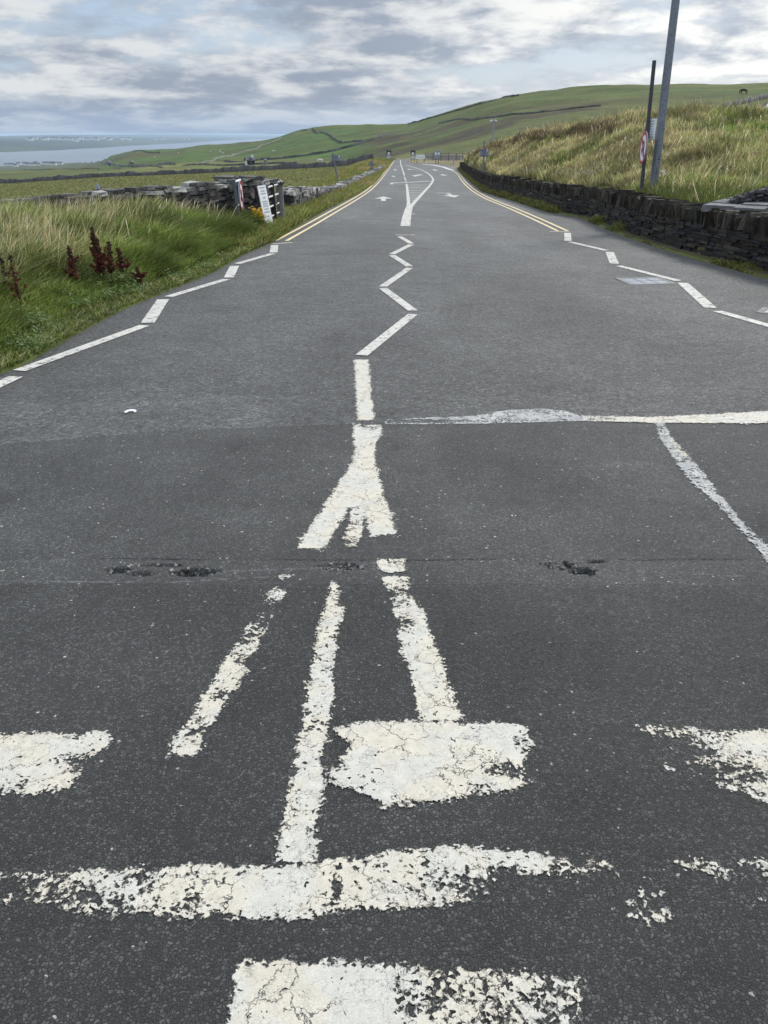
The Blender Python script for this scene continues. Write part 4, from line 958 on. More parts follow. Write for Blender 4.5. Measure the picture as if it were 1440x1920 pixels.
far_wall([(190,303),(205,308),(230,313.5),(270,312),(330,310)], 1.4, 'stone wall at the foot of the low shoreward hill', (.08, .08, .07))

# ------------------------------------------------------------ no-U-turn signs
def disc(root, c, r, axis_ang, face=1):
    """round sign, plane spanned by (cos a, sin a, 0) and z; face normal to the right of that direction"""
    u = np.array([cos(axis_ang), sin(axis_ang), 0]); nrm = np.array([sin(axis_ang), -cos(axis_ang), 0])*face
    up = np.array([0, 0, 1.0]); c = np.array(c); uu = u if face > 0 else -u
    def plate(name, rr0, rr1, off, th, mat, n=40):
        m = MB(); t = np.linspace(0, 2*pi, n, endpoint=False); P = np.cos(t)[:, None]*uu + np.sin(t)[:, None]*up
        if rr0 == 0:
            m.add(np.vstack([c + P*rr1 + nrm*(off - th), c + P*rr1 + nrm*off]), [tuple(range(n))[::-1], tuple(range(n, 2*n))] + [(i, (i+1) % n, (i+1) % n + n, i + n) for i in range(n)])
        else:
            m.add(np.vstack([c + P*rr0 + nrm*off, c + P*rr1 + nrm*off, c + P*rr1 + nrm*(off - th), c + P*rr0 + nrm*(off - th)]), [(i + k*n, (i+1) % n + k*n, (i+1) % n + ((k+1) % 4)*n, i + ((k+1) % 4)*n) for i in range(n) for k in range(4)])
        return m.build(name, mat, root)
    plate('sign_back', 0, r, -.003, .012, M['greypaint']); plate('sign_face', 0, r*.985, .004, .004, M['signwhite']); plate('red_ring', r*.80, r*.99, .010, .004, M['signred'])
    def flat(name, pts2, off, mat):
        m = MB(); n = len(pts2); V = [c + uu*a*r + up*b*r + nrm*off for a, b in pts2] + [c + uu*a*r + up*b*r + nrm*(off - .003) for a, b in pts2]
        m.add(V, [tuple(range(n)), tuple(range(n, 2*n))[::-1]] + [(i, i + n, (i+1) % n + n, (i+1) % n) for i in range(n)]); return m
    # U-turn arrow
    m = MB(); w = .13
    arc = [(.22*cos(a), .12 + .24*sin(a)) for a in np.linspace(0, pi, 11)]
    path = [(.22, -.50)] + arc + [(-.22, -.08)]
    for (a0, b0), (a1, b1) in zip(path[:-1], path[1:]):
        d = np.array([a1 - a0, b1 - b0]); d /= np.linalg.norm(d); k = np.array([-d[1], d[0]])*w/2; e = d*.01
        q = [(a0 + k[0] - e[0], b0 + k[1] - e[1]), (a0 - k[0] - e[0], b0 - k[1] - e[1]), (a1 - k[0] + e[0], b1 - k[1] + e[1]), (a1 + k[0] + e[0], b1 + k[1] + e[1])]
        f = flat('x', q, .012 + .0004*random.random(), None); m.add(f.v[0], f.f)
    f = flat('x', [(-.44, -.06), (-.22, -.42), (.0, -.06)], .0135, None); m.add(f.v[0], f.f)
    m.build('arrow_symbol', M['black'], root)
    s = .70*.8; f = flat('x', [(-s - .05, s - .05), (-s + .05, s + .05), (s + .05, -s + .05), (s - .05, -s - .05)], .018, None); f.build('red_slash', M['signred'], root)
# left one: two posts, brackets, sign seen nearly edge-on
r = empty('road_sign', (0, 0, 0), 'round no U-turn sign on two dark posts before the left stone wall', 'road sign')
xa, ya = x_at(443, 380, 17.8), 17.8; xb, yb_ = x_at(455, 380, 18.9), 18.9
m = MB(); m.tube((xa + .06, ya, float(terrain(xa, ya)) - .3), (xa - .02, ya, z_at(336.5, ya)), .038, .038); m.tube((xa - .02, ya, z_at(336.5, ya)), (xa - .02, ya, z_at(336.5, ya) + .015), .045, .02); m.build('post', M['signgreen'], r, True)
m = MB(); m.tube((xb + .03, yb_, float(terrain(xb, yb_)) - .3), (xb - .04, yb_, z_at(343, yb_)), .038, .038); m.build('post', M['signgreen'], r, True)
for py in (339.5, 384.5):
    m = MB(); z = z_at(py, 18.2); m.tube((xa - .01, ya, z), (xb - .02, yb_, z - .01), .022, .022); m.build('bracket', M['bracket'], r, True)
disc(r, (x_at(452, 367, 18.5), 18.5, z_at(367, 18.5)), .30, R(91.5))
# right one on a tall leaning flat post with a white plate
r = empty('road_sign', (0, 0, 0), 'round no U-turn sign and small white plate on tall dark post behind the right wall', 'road sign')
Yp = 19.5; bx, bz = x_at(1203, 363, Yp), z_at(363, Yp); tx, tz = x_at(1227, 113, Yp), z_at(113, Yp)
at2 = lambda py: (bx + (tx - bx)*(z_at(py, Yp) - bz)/(tz - bz), z_at(py, Yp))
m = MB(); 
m.add([(bx - .036, Yp - .03, bz - .5), (bx + .036, Yp - .03, bz - .5), (bx + .036, Yp + .03, bz - .5), (bx - .036, Yp + .03, bz - .5), (tx - .036, Yp - .03, tz), (tx + .036, Yp - .03, tz), (tx + .036, Yp + .03, tz), (tx - .036, Yp + .03, tz)], [(0,3,2,1),(4,5,6,7),(0,1,5,4),(1,2,6,5),(2,3,7,6),(3,0,4,7)])
m.build('post', M['darksteel'], r, bevel=.006)
m = MB(); x, z = at2(355); m.box((x, Yp, z - .02), (.082, .07, .10), (0, 0, 0)); m.build('base_band', simple('rusty paint', (.12, .05, .04), .7, .3, 20), r)
x, z = at2(277); disc(r, (x - .08, Yp - .08, z), .335, R(21 + 70 - 5), -1)
for dz in (-.12, .12):
    m = MB(); m.box((x - .03, Yp - .045, z + dz), (.09, .035, .03)); m.build('clamp', M['darksteel'], r)
x, z = at2(242.5); m = MB(); m.box((x + .062, Yp - .04, z), (.30, .012, .42), (0, 0, R(-70))); m.build('plate', M['signwhite'], r)
m = MB()
ca, sa = cos(R(-70)), sin(R(-70))
for k in range(7): m.box((x + .062 - .0085*0 + sa*.0085, Yp - .04 - ca*.0085, z + .16 - k*.052), (.20 - .05*(k % 3 == 2), .003, .018), (0, 0, R(-70)))
m.build('lettering', M['textgrey'], r)

# ------------------------------------------------------------ lamp posts
def lamp_post(px, py, Y, lean_top, H, r0, r1, label, arm=True):
    bx, bz = x_at(px, py, Y), z_at(py, Y); root = empty('lamp_post', (bx, Y, bz), label, 'lamp post')
    tx = lean_top
    m = MB(); n = 10; pts = [(tx*i/n, 0, H*i/n) for i in range(n + 1)]; pts[0] = (0, 0, -.4)
    for i in range(n): m.tube(pts[i], pts[i+1], r0 + (r1 - r0)*i/n, r0 + (r1 - r0)*(i + 1)/n, 20, caps=(i in (0, n - 1)))
    m.build('pole', M['galv'], root, True); return root, (tx, 0, H)
root, top = lamp_post(1224, 362, 19.5, -.14, 9.0, .092, .068, 'thick grey galvanised lamp post rising out of frame behind the right wall')
m = MB(); m.box((-.012, -.088, .60), (.10, .02, .36), (0, 0, 0)); dd = m.build('access_door', M['galv'], root, bevel=.004)
for c_, d_ in (((-.02, -.101, .46), (.010, .006, .15)), ((.0, -.101, .70), (.055, .006, .016)), ((.012, -.101, .76), (.018, .006, .022))):
    m = MB(); m.box(c_, d_); m.build('door_slot', M['black'], dd)
m = MB(); m.tube(top, (top[0] - 1.1, 0, top[2] + .25), .03, .03); m.box((top[0] - 1.35, 0, top[2] + .26), (.6, .22, .1), taper=.7); m.build('lamp_head', M['greypaint'], root)
m = MB(); m.tube((-.016, 0, 1.30), (-.017, 0, 1.33), .094, .094, 20); m.build('band', M['galv'], root)
# far one carrying two small white floodlights, in front of the hill
Y = 100; root = empty('lamp_post', (x_at(922.5, 283, Y), Y, z_at(292, Y)), 'distant slim lamp post with twin white heads against the green hill', 'lamp post')
H = z_at(222, Y) - z_at(292, Y); m = MB(); m.tube((0, 0, -.5), (0, 0, H), .13, .09, 12); m.build('pole', M['greypaint'], root, True)
for s in (-1, 1):
    m = MB(); m.tube((0, 0, H - .30), (s*.16, -.02, H - .22), .03, .03, 6); m.box((s*.26, -.05, H - .22), (.26, .2, .14), (0, s*.35, 0)); m.build('floodlight', M['signwhite'], root)

# ------------------------------------------------------------ back-of-sign posts
def sign_back(top, base, box, Y, label, grp=None, cnt=1, boxes=None, mat='greypaint', lid=True):
    bx, bz = x_at(*base, Y), z_at(base[1], Y); tx, tz = x_at(*top, Y), z_at(top[1], Y)
    root = empty('sign_post', (bx, Y, bz), label, 'sign post', grp); s = Y/1500/ .98
    m = MB(); m.tube((0, 0, -.4), (tx - bx, 0, tz - bz), .045*max(1, Y/45), None, 10); m.build('pole', M['galv'], root, True)
    for (x0, y0, x1, y1) in boxes:
        cx, cz = x_at((x0 + x1)/2, (y0 + y1)/2, Y) - bx, z_at((y0 + y1)/2, Y) - bz; w = abs(x_at(x1, y0, Y) - x_at(x0, y0, Y)); h = z_at(y0, Y) - z_at(y1, Y)
        m = MB(); m.box((cx, .10, cz), (w, .05, h)); p = m.build('sign_panel', M[mat], root, bevel=.01)
        for k_ in (.38, -.42):
            m = MB(); m.box((cx, .065, cz + h*k_), (w*1.0, .03, h*.07)); m.build('mounting_rail', M['darksteel'], p)
        if lid:
            m = MB(); a = cx + w*.32; m.tube((a, .05, cz + h*.30), (a, .075, cz + h*.30), w*.10, w*.10, 12); m.build('lamp', M['signwhite'], p)
    return root
x, y, z = hit(637, 350, 20)
sign_back((624, 287), (638, 352), None, 46, 'leaning grey post with one sign panel beyond the left wall', boxes=[(621, 291, 639, 303)])
sign_back((908, 264), (905, 356), None, 52, 'grey post with one sign panel rising over the right wall', boxes=[(900, 279.5, 917, 293.5)])
sign_back((697, 301), (696, 330), None, 88, 'small grey post with two stacked sign panels at the left wall', boxes=[(692, 303.5, 702, 310), (692, 315, 702, 323)])
# posts further up the road
def plain_post(px, y0, y1, Y, r, label, mat='darksteel', name='post', grp=None):
    b = (x_at(px, y1, Y), Y, z_at(y1, Y)); root = empty(name, b, label, 'post', grp); H = z_at(y0, Y) - b[2]
    m = MB(); m.tube((0, 0, -.5), (0, 0, H), r, r*.95, 10); m.tube((0, 0, H), (0, 0, H + r*.5), r*1.15, r*.4, 10); m.build('shaft', M[mat], root, True); return root
plain_post(876, 282, 322, 95, .075, 'plain grey post at the bend of the right wall', 'greypaint')
plain_post(850.5, 288, 309, 118, .07, 'thin plain post on the verge beyond the wall end', 'greypaint')
plain_post(595, 352.5, 362, 30, .04, 'short wooden stake standing behind the left roadside wall', 'wood')
plain_post(498, 299.5, 308, 300, .55, 'lone dark pillar in the grass below the left hill', 'concrete')
# twin electronic speed boards facing the road
def speed_board(px, Y, y0, y1, label):
    bx, bz = x_at(px, y1, Y), z_at(y1 + 4, Y); root = empty('road_sign', (bx, Y, bz), label, 'road sign', 'tall sign boards either side of the road'); k = Y/1500/1.1*1.1
    H = z_at(y0, Y) - bz; w = 8.5*k
    for s in (-1, 1):
        m = MB(); m.tube((s*w*.28, .12, -.5), (s*w*.28, .12, H*.95), .05, .05, 8); m.build('post', M['darksteel'], root)
    m = MB(); m.box((0, 0, H*.80), (w*1.0, .09, H*.38)); a = m.build('upper_panel', M['darksteel'], root)
    for i in (-1, 0, 1):
        m = MB(); m.box((i*w*.27, -.055, H*.87), (w*.16, .02, H*.10)); m.build('panel_mark', M['black'], a)
    m = MB(); m.tube((0, -.05, H*.70), (0, -.07, H*.70), w*.27, w*.27, 20); dk = m.build('round_face', M['signwhite'], root)
    m = MB(); m.tube((0, -.072, H*.70), (0, -.080, H*.70), w*.13, w*.13, 16); m.build('numeral', M['textgrey'], dk)
    m = MB(); m.box((0, 0, H*.36), (w*.92, .07, H*.30)); b = m.build('lower_panel', M['greypaint'], root)
    for i in (-1, 0, 1):
        m = MB(); m.box((i*w*.26, -.045, H*.37), (w*.12, .02, H*.24)); m.build('stripe', M['signwhite'], b)
speed_board(729, 138, 281.5, 298, 'tall dark sign board left of the road where it reaches the crest')
speed_board(774, 138, 281.5, 299, 'tall dark sign board right of the road beside the white hoarding')
# white hoarding
Y = 128; bx, bz = x_at(788.5, 302, Y), z_at(303, Y); r = empty('hoarding', (bx, Y, bz), 'low white rectangular board beside the entrance verge', 'sign board')
w = x_at(797, 298, Y) - x_at(780.5, 298, Y); h = z_at(294.3, Y) - z_at(302, Y)
m = MB(); m.box((0, 0, .35 + h/2), (w, .08, h)); p = m.build('board', M['signwhite'], r, bevel=.01)
m = MB(); m.box((0, -.045, .35 + h*.55), (w*.8, .01, h*.08)); m.box((0, -.045, .35 + h*.35), (w*.6, .01, h*.06)); m.build('lettering', simple('faint print', (.45, .47, .5), .6), p)
for s in (-1, 1):
    m = MB(); m.box((s*w*.4, .08, .2), (.08, .08, .9)); m.build('leg', M['wood'], r)
# twin green-backed signs
Y = 124; bx, bz = x_at(819.5, 303, Y), z_at(304, Y); r = empty('road_sign', (bx, Y, bz), 'pair of blue grey sign panels on two posts by the rail fence', 'road sign')
H = z_at(282, Y) - bz
for s in (-1, 1):
    m = MB(); m.tube((s*.18, 0, -.4), (s*.18, 0, H), .045, .045, 8); m.build('post', M['darksteel'], r)
    m = MB(); m.box((s*.20, -.07, H - .5), (.36, .04, 1.0)); q = m.build('panel', M['greypaint'], r, bevel=.01)
    m = MB(); m.box((s*.20, -.095, H - .4), (.24, .01, .3)); m.build('panel_mark', M['signwhite'], q)

# rail fence round the car park beyond the wall
def rail_fence(pts, Y0, label, h=1.1, n=8, name='rail_fence', rails=(.5, .95)):
    P, q = resample(pts, (sum(math.dist(a, b) for a, b in zip(pts[:-1], pts[1:])))/n)
    root = empty(name, (0, 0, 0), label, 'fence')
    zt = [float(terrain(a, b)) for a, b in P]
    for (a, b), z in zip(P, zt):
        m = MB(); m.box((a, b, z + h/2 - .1), (.11, .11, h + .2), taper=.95); m.build('fence_post', M['wood'], root)
    for k in rails:
        m = MB()
        for i in range(len(P) - 1):
            m.tube((P[i][0], P[i][1], zt[i] + k*h), (P[i+1][0], P[i+1][1], zt[i+1] + k*h), .045, .045, 6)
        m.build('rail', M['wood'], root)
rail_fence([(x_at(797, 300, 140), 140), (x_at(830, 300, 142), 142), (x_at(862, 300, 144), 144), (x_at(900, 300, 150), 150)], 140, 'dark timber rail fence behind the straw coloured verge', 1.2, 9)
# pale low wall of the car park behind the fence
m = MB()
P, q = resample([(x_at(800, 297, 152), 152), (x_at(860, 297, 150), 150), (x_at(905, 297, 160), 160)], 2.0)
for i in range(len(P) - 1):
    a, b = P[i], P[i+1]; t = b - a; z = float(terrain(a[0], a[1])); m.box(((a + b)[0]/2, (a + b)[1]/2, z + .4), (np.linalg.norm(t)*1.02, .4, 1.0), (0, 0, math.atan2(t[1], t[0])), (.30, .28, .25), .03)
tag(m.build('low_wall', M['stone']), 'pale low wall behind the timber rail fence', 'stone wall')

# ------------------------------------------------------------ gate, post, leaning notice, plants by the pier
ga = np.array([x_at(503, 380, 19.2), 19.2]); gb = np.array([x_at(529.5, 380, 21.3), 21.3])
gz = lambda py, Y: z_at(py, Y)
r = empty('field_gate', (0, 0, 0), 'galvanised tube gate standing open beside the concrete gate post', 'gate')
zl = [z_at(v, 19.2) for v in (356, 372, 387, 401)]; top = z_at(341.5, 20.0)
for i in range(5):
    zA = .52 - i*.21; m = MB(); m.tube((ga[0], ga[1], zA), (gb[0], gb[1], zA - .02), .020, .020, 8); m.build('bar', M['bracket'], r, True)
for p, t in ((ga, 0), (gb, 0)):
    m = MB(); m.tube((p[0], p[1], float(terrain(*p)) - .05), (p[0], p[1], .56), .022, .022, 8); m.build('stile', M['galv'], r, True)
pm = (x_at(514, 375, 19.9), 19.9)
r = empty('timber_post', (pm[0], pm[1], float(terrain(*pm))), 'black timber post in the middle of the gate opening', 'post')
m = MB(); H = z_at(342, 19.9) - float(terrain(*pm)); m.box((0, 0, H/2 - .2), (.085, .10, H + .4), (0, -.045, 0), taper=.95); m.build('shaft', M['black'], r, bevel=.006)
pm = (x_at(526, 378, 20.8), 20.8); zb = float(terrain(*pm)); r = empty('gate_post', (pm[0], pm[1], zb), 'round concrete gate post with dark cap', 'gate post')
H = z_at(345, 20.8) - zb; m = MB(); m.tube((0, 0, -.3), (-.01, 0, H), .095, .085, 20); m.build('shaft', M['concrete'], r, True)
m = MB(); m.tube((-.01, 0, H), (-.01, 0, H + .05), .135, .125, 20); m.tube((-.01, 0, H + .05), (-.01, 0, H + .10), .09, .035, 16); m.build('cap', M['black'], r, True)
m = MB(); m.tube((x_at(503, 340, 20.0), 20.0, z_at(339.5, 20)), (x_at(523, 341, 20.6), 20.6, z_at(341, 20.6)), .022, .02, 8); tag(m.build('pale_rail', M['bracket']), 'pale rail laid from the stone pier to the gate post top', 'rail')
# leaning notice
bp = (x_at(505, 418, 18.4), 18.4); zb = z_at(418, 18.4); r = empty('notice_board', (bp[0], bp[1], zb), 'narrow white notice board leaning before the gate beside yellow flowers', 'notice board')
H = z_at(348, 18.4) - zb; rot = (0, -.14, R(96 - 20))
m = MB(); V = rotv(np.array([(-.19, 0, -.05), (.19, 0, -.05), (.19, 0, H), (-.19, 0, H), (-.19, .02, -.05), (.19, .02, -.05), (.19, .02, H), (-.19, .02, H)]), (0, 0, R(72)))
V[:, 0] -= (V[:, 2])*.16; m.add(V, [(0,1,2,3),(7,6,5,4),(0,4,5,1),(1,5,6,2),(2,6,7,3),(3,7,4,0)]); bd = m.build('board', M['signwhite'], r)
m = MB()
for k, (zz, w) in enumerate(((.93, .26), (.84, .20), (.77, .24), (.66, .14), (.56, .26), (.50, .24), (.44, .26), (.36, .2), (.28, .26), (.16, .12))):
    V = rotv(np.array([(-w/2, -.004, zz*H), (w/2, -.004, zz*H), (w/2, -.004, zz*H + .028), (-w/2, -.004, zz*H + .028)]), (0, 0, R(72))); V[:, 0] -= V[:, 2]*.16; m.add(V, [(0, 1, 2, 3)])
m.build('lettering', M['textgrey'], bd)
m = MB(); V = rotv(np.array([(-.21, .03, -.05), (-.17, .03, -.05), (-.17, .03, H*.98), (-.21, .03, H*.98), (-.21, .07, -.05), (-.17, .07, -.05), (-.17, .07, H*.98), (-.21, .07, H*.98)]), (0, 0, R(72))); V[:, 0] -= V[:, 2]*.16
m.add(V, [(0,1,2,3),(7,6,5,4),(0,4,5,1),(1,5,6,2),(2,6,7,3),(3,7,4,0)]); m.build('stake', M['black'], r)
def leafy(m, c, R_, n, cols, sz=(.02, .05), up=.4):
    for _ in range(n):
        v = np.array([random.gauss(0, 1), random.gauss(0, 1), abs(random.gauss(0, 1))*up]); v = v/np.linalg.norm(v)*random.random()**.5
        p = np.array(c) + v*np.array(R_); s = random.uniform(*sz); a = rotv(np.array([(0, 0, 0), (s*.4, s*.25, .1*s), (0, s*1.2, .15*s), (-s*.4, s*.25, .1*s)]), (random.uniform(-.8, .8), random.uniform(-.8, .8), random.random()*6.3))
        m.add(a + p, [(0, 1, 2, 3)], random.choice(cols))
def ragwort(px, py, Y, H, label, n=1):
    x = x_at(px, py, Y); z = float(terrain(x, Y)); r = empty('ragwort', (x, Y, z), label, 'flowering plant'); st = MB(); fl = MB(); lf = MB()
    for k in range(9):
        a = random.random()*6.3; q = random.random()*.13; t = (q*cos(a)*1.4, q*sin(a)*1.2, H*random.uniform(.75, 1.05)); st.tube((q*.3*cos(a), q*.3*sin(a), 0), t, .006, .004, 5, (.08, .11, .03))
        for _ in range(7):
            c = (t[0] + random.gauss(0, .05), t[1] + random.gauss(0, .05), t[2] + random.gauss(0, .03) - random.choice((0, 0, .18, .3))*H)
            fl = MB(); fl.tube(c, (c[0], c[1], c[2] + .016), .022, .030, 7); fl.build('flower', M['ragyellow'], r)
        leafy(lf, (t[0]*.8, t[1]*.8, H*.45), (.10, .10, .28), 60, [(.06, .10, .03), (.09, .12, .035), (.04, .07, .02)])
    st.build('stem', M['plant'], r); tag(lf.build('leaf', M['grassb'], r), kind='stuff')
ragwort(485, 420, 17.9, .48, 'yellow flowering ragwort in front of the stone pier')
# dock plants with rusty seed spikes
def dock(top, base, label, fat=1.0, grp='rust brown dock spikes on the left bank'):
    x, y, z = hit(base[0], base[1], 4); tx, tz = x_at(top[0], top[1], y), z_at(top[1], y); H = max(tz - z, .25)
    r = empty('dock_plant', (x, y, z), label, 'dock plant', grp); st = MB(); sd = MB()
    dx = tx - x; curve_ = lambda t: np.array([dx*t, random.gauss(0, .002), H*t])
    pts = [curve_(t) for t in np.linspace(0, 1, 7)]
    for a, b in zip(pts[:-1], pts[1:]): st.tube(a, b, .006, .005, 5, (.09, .045, .03))
    for k in range(int(100*fat)):
        t = .30 + .70*(k/(100*fat)); p = curve_(t); w = .006 + .019*fat*max(0, 1 - abs(t - .6)*2.1)
        c = p + np.array([random.gauss(0, w*.7), random.gauss(0, w*.7), random.gauss(0, .01)])
        sd.box(c, (.018, .018, .024), (random.random()*3, random.random()*3, random.random()*3), random.choice([(.070, .036, .022), (.050, .028, .018), (.10, .055, .032), (.04, .028, .018), (.062, .026, .017)]), .4)
    for k in range(9):
        a = random.random()*6.3; t = random.uniform(.15, .6); p = curve_(t); e = p + np.array([cos(a)*.09, sin(a)*.09, H*.22]); st.tube(p, e, .004, .003, 4, (.09, .045, .03))
        for j in range(int(11*fat)):
            u = random.uniform(.3, 1.05); c = p + (e - p)*u + np.array([random.gauss(0, .012), random.gauss(0, .012), 0]); sd.box(c, (.015, .015, .02), (random.random()*3, random.random()*3, 0), random.choice([(.085, .022, .016), (.06, .018, .015), (.10, .03, .02)]), .4)
    st.build('stem', M['plant'], r); sd.build('seed_spike', M['plant'], r)
dock((172, 428), (192, 540), 'tallest and thickest rust brown dock spike on the left bank', 1.7)
dock((128, 463), (143, 545), 'slim dark dock spike just left of the tallest one')
dock((204, 454), (206, 536), 'dock spike immediately right of the tallest one', 1.1)
dock((221, 465), (238, 527), 'dock spike leaning left at the right of the cluster', 1.1)
dock((257, 505), (265, 541), 'shortest dock spike, rightmost in the cluster', .8)
dock((1, 482), (17, 572), 'thin dark dock stalk at the left edge of the picture', .3)
dock((16, 475), (44, 590), 'sparse leaning dock stalk near the left edge', .22)
dock((183, 448), (199, 540), 'thin dock spike between the two thickest ones', .6)
dock((313, 372), (320, 402), 'lone dark stalk on the bank crest before the wall', .6)
def leafy_cover():
    m = MB()
    for px, py, rr, n in ((150, 528, .34, 900), (190, 532, .30, 500), (225, 530, .32, 700), (180, 560, .35, 500), (245, 552, .25, 350), (45, 610, .26, 450), (20, 650, .25, 350), (90, 625, .2, 150), (60, 655, .25, 200), (330, 525, .25, 250), (140, 575, .3, 350), (385, 505, .2, 150)):
        x, y, z = hit(px, py, 4); leafy(m, (x, y, z + .04), (rr, rr*.8, .16), n, [(.085, .14, .03), (.12, .17, .045), (.17, .21, .11), (.06, .105, .02)], (.015, .034))
    # ground creeping weeds at the asphalt edge
    for _ in range(420):
        y = random.uniform(5.2, 17); x = float(xL(y)) - random.uniform(-.04, .30); leafy(m, (x, y, float(roadz(y)) + .03), (.10, .10, .05), 10, [(.06, .095, .03), (.085, .12, .035), (.10, .11, .04)], (.015, .03))
    tag(m.build('ground_cover', M['grassb']), kind='stuff')
leafy_cover()
def brambles():   # scrubby brown growth and pale seed heads on the mound
    m = MB()
    for _ in range(150):
        c0 = random.uniform(985, 1140); Yw = float(np.interp(c0, _wx, _wY)); Y = Yw + random.uniform(.8, 4.5); X = (c0 - 720)/1659*Y
        if X < float(xR(Y)) + .8: continue
        z = float(terrain(X, Y)); leafy(m, (X, Y, z + .22), (.16, .16, .14), 14, [(.42, .38, .30), (.34, .30, .22), (.26, .22, .15)], (.02, .04), 1)
    tag(m.build('seed_heads', M['plant']), kind='stuff')
brambles()

# ------------------------------------------------------------ left field: rail and posts behind the wall
def rail(pts, Y0, Y1, r_, label, posts=(), stick=None):
    root = empty('field_rail', (0, 0, 0), label, 'rail')
    a = (x_at(pts[0][0], pts[0][1], Y0), Y0, z_at(pts[0][1], Y0)); b = (x_at(pts[1][0], pts[1][1], Y1), Y1, z_at(pts[1][1], Y1))
    m = MB(); m.tube(a, b, r_, r_, 8); m.build('tube', M['galv'], root, True)
    m = MB(); g = float(terrain(a[0], a[1])); m.tube((a[0], a[1], g - .2), (a[0] + .01, a[1], a[2] + .08), r_*.9, r_*.9, 8); m.build('leg', M['galv'], root, True)
rail([(187, 357), (385, 349)], 17.5, 21.5, .022, 'grey tube rail running behind the left wall from the dark post')
rail([(-40, 394), (17, 391)], 13.4, 13.9, .030, 'grey tube rail butting onto the far left end of the wall')
Y = 17.0; b = (x_at(184.5, 363, Y), Y, float(terrain(x_at(184.5, 363, Y), Y))); r = empty('timber_post', b, 'dark stubby post with an angled stick behind the left wall', 'post')
m = MB(); H = z_at(345, Y) - b[2]; m.tube((0, 0, -.2), (0, 0, H - .1), .034, .034, 10); m.tube((0, 0, H - .1), (.0, 0, H), .045, .03, 10); m.build('shaft', M['greypaint'], r, True)
m = MB(); m.tube((-.02, 0, z_at(361, Y) - b[2]), (x_at(171, 350, Y) - b[0], 0, z_at(350.5, Y) - b[2]), .009, .007, 6); m.build('stick', M['wood'], r)

# ------------------------------------------------------------ litter
x, y = hit_road(245, 776); 
m = MB(); z = float(roadz(y)) + .012
for k in range(7):
    a0 = k*.5; m.add(np.array([(x + .024*cos(a0), y + .03*sin(a0), z), (x + .040*cos(a0), y + .05*sin(a0), z + .004), (x + .040*cos(a0 + .5), y + .05*sin(a0 + .5), z + .006), (x + .024*cos(a0 + .5), y + .03*sin(a0 + .5), z)]), [(0, 1, 2, 3)])
tag(m.build('paper_scrap', M['signwhite']), 'curled scrap of white paper lying on the grey road at left', 'litter')
x, y = hit_road(1071, 405); z = float(roadz(y)) + .05; r = empty('paper_cup', (x + .25, y + .1, z), 'crushed white paper cup lying in the weeds at the foot of the right wall', 'litter')
m = MB(); m.tube((-.07, 0, 0), (.07, .02, .03), .045, .035, 14, caps=False); m.build('cup', M['signwhite'], r, True); m = MB(); m.tube((-.078, 0, -.002), (-.068, 0, 0), .049, .049, 14); m.build('rim', M['bracket'], r)
x, y, z = hit(1241, 346, 12); m = MB()
for k in range(5): m.box((x + random.gauss(0, .05), y, z + .22 + random.gauss(0, .04)), (.07, .02, .05), (random.random(), random.random(), random.random()), jit=.5)
tag(m.build('plastic_scrap', M['signwhite']), 'small white plastic scrap caught in the grass right of the lamp post', 'litter')

# ------------------------------------------------------------ animals
def quadruped(px, py, L, label, mat, name, cat, grp=None, grazing=True, face=1, y0=100):
    x, y, z = hit(px, py, y0); k = L
    bm_v = []; e = []; rad = []
    def add(p, rr, par=None):
        bm_v.append((p[0]*k*face, p[1]*k, p[2]*k)); rad.append(rr*k); 
        if par is not None: e.append((par, len(bm_v) - 1))
        return len(bm_v) - 1
    h = .55
    hip = add((-.42, 0, h), .15); mid = add((-.1, 0, h - .02), .19, hip); sh = add((.25, 0, h), .17, mid)
    nk = add((.42, 0, h + (-.02 if grazing else .12)), .10, sh); hd = add((.54, 0, .22 if grazing else h + .2), .075, nk); mz = add((.62, 0, .06 if grazing else h + .12), .045, hd)
    for s in (-1, 1):
        a = add((.25, s*.09, .33), .065, sh); b_ = add((.26, s*.09, .17), .035, a); add((.25, s*.09, .0), .028, b_)
        a = add((-.42, s*.09, .36), .085, hip); b_ = add((-.50, s*.09, .19), .035, a); add((-.46, s*.09, .0), .028, b_)
    tl = add((-.56, 0, h - .05), .025, hip); add((-.60, 0, .22), .015, tl)
    me = bpy.data.meshes.new(name); me.from_pydata(bm_v, e, []); o = bpy.data.objects.new(name, me); COL.objects.link(o); o.location = (x, y, z)
    md = o.modifiers.new('skin', 'SKIN'); sk = me.skin_vertices[0].data if len(me.skin_vertices) else None
    if sk is None:
        bpy.context.view_layer.objects.active = o
    for i, rr in enumerate(rad): me.skin_vertices[0].data[i].radius = (rr, rr)
    me.skin_vertices[0].data[0].use_root = True
    sb = o.modifiers.new('sub', 'SUBSURF'); sb.levels = 1; sb.render_levels = 2; me.materials.append(mat)
    return tag(o, label, cat, grp)
try:
    quadruped(1393, 176, 2.7, 'dark cow grazing high on the green hill at upper right', M['cow'], 'cow', 'cow', face=-1)
    for a, b in ((394, 285.5), (418, 288), (413, 285), (513, 285), (334, 288), (290, 296), (600, 305), (437, 292)):
        quadruped(a, b, 1.5, 'tiny white sheep grazing on the distant green hillside', M['wool'], 'sheep', 'sheep', 'sheep on the left hillside', face=random.choice((-1, 1)))
except Exception as ex: print('animals', ex)

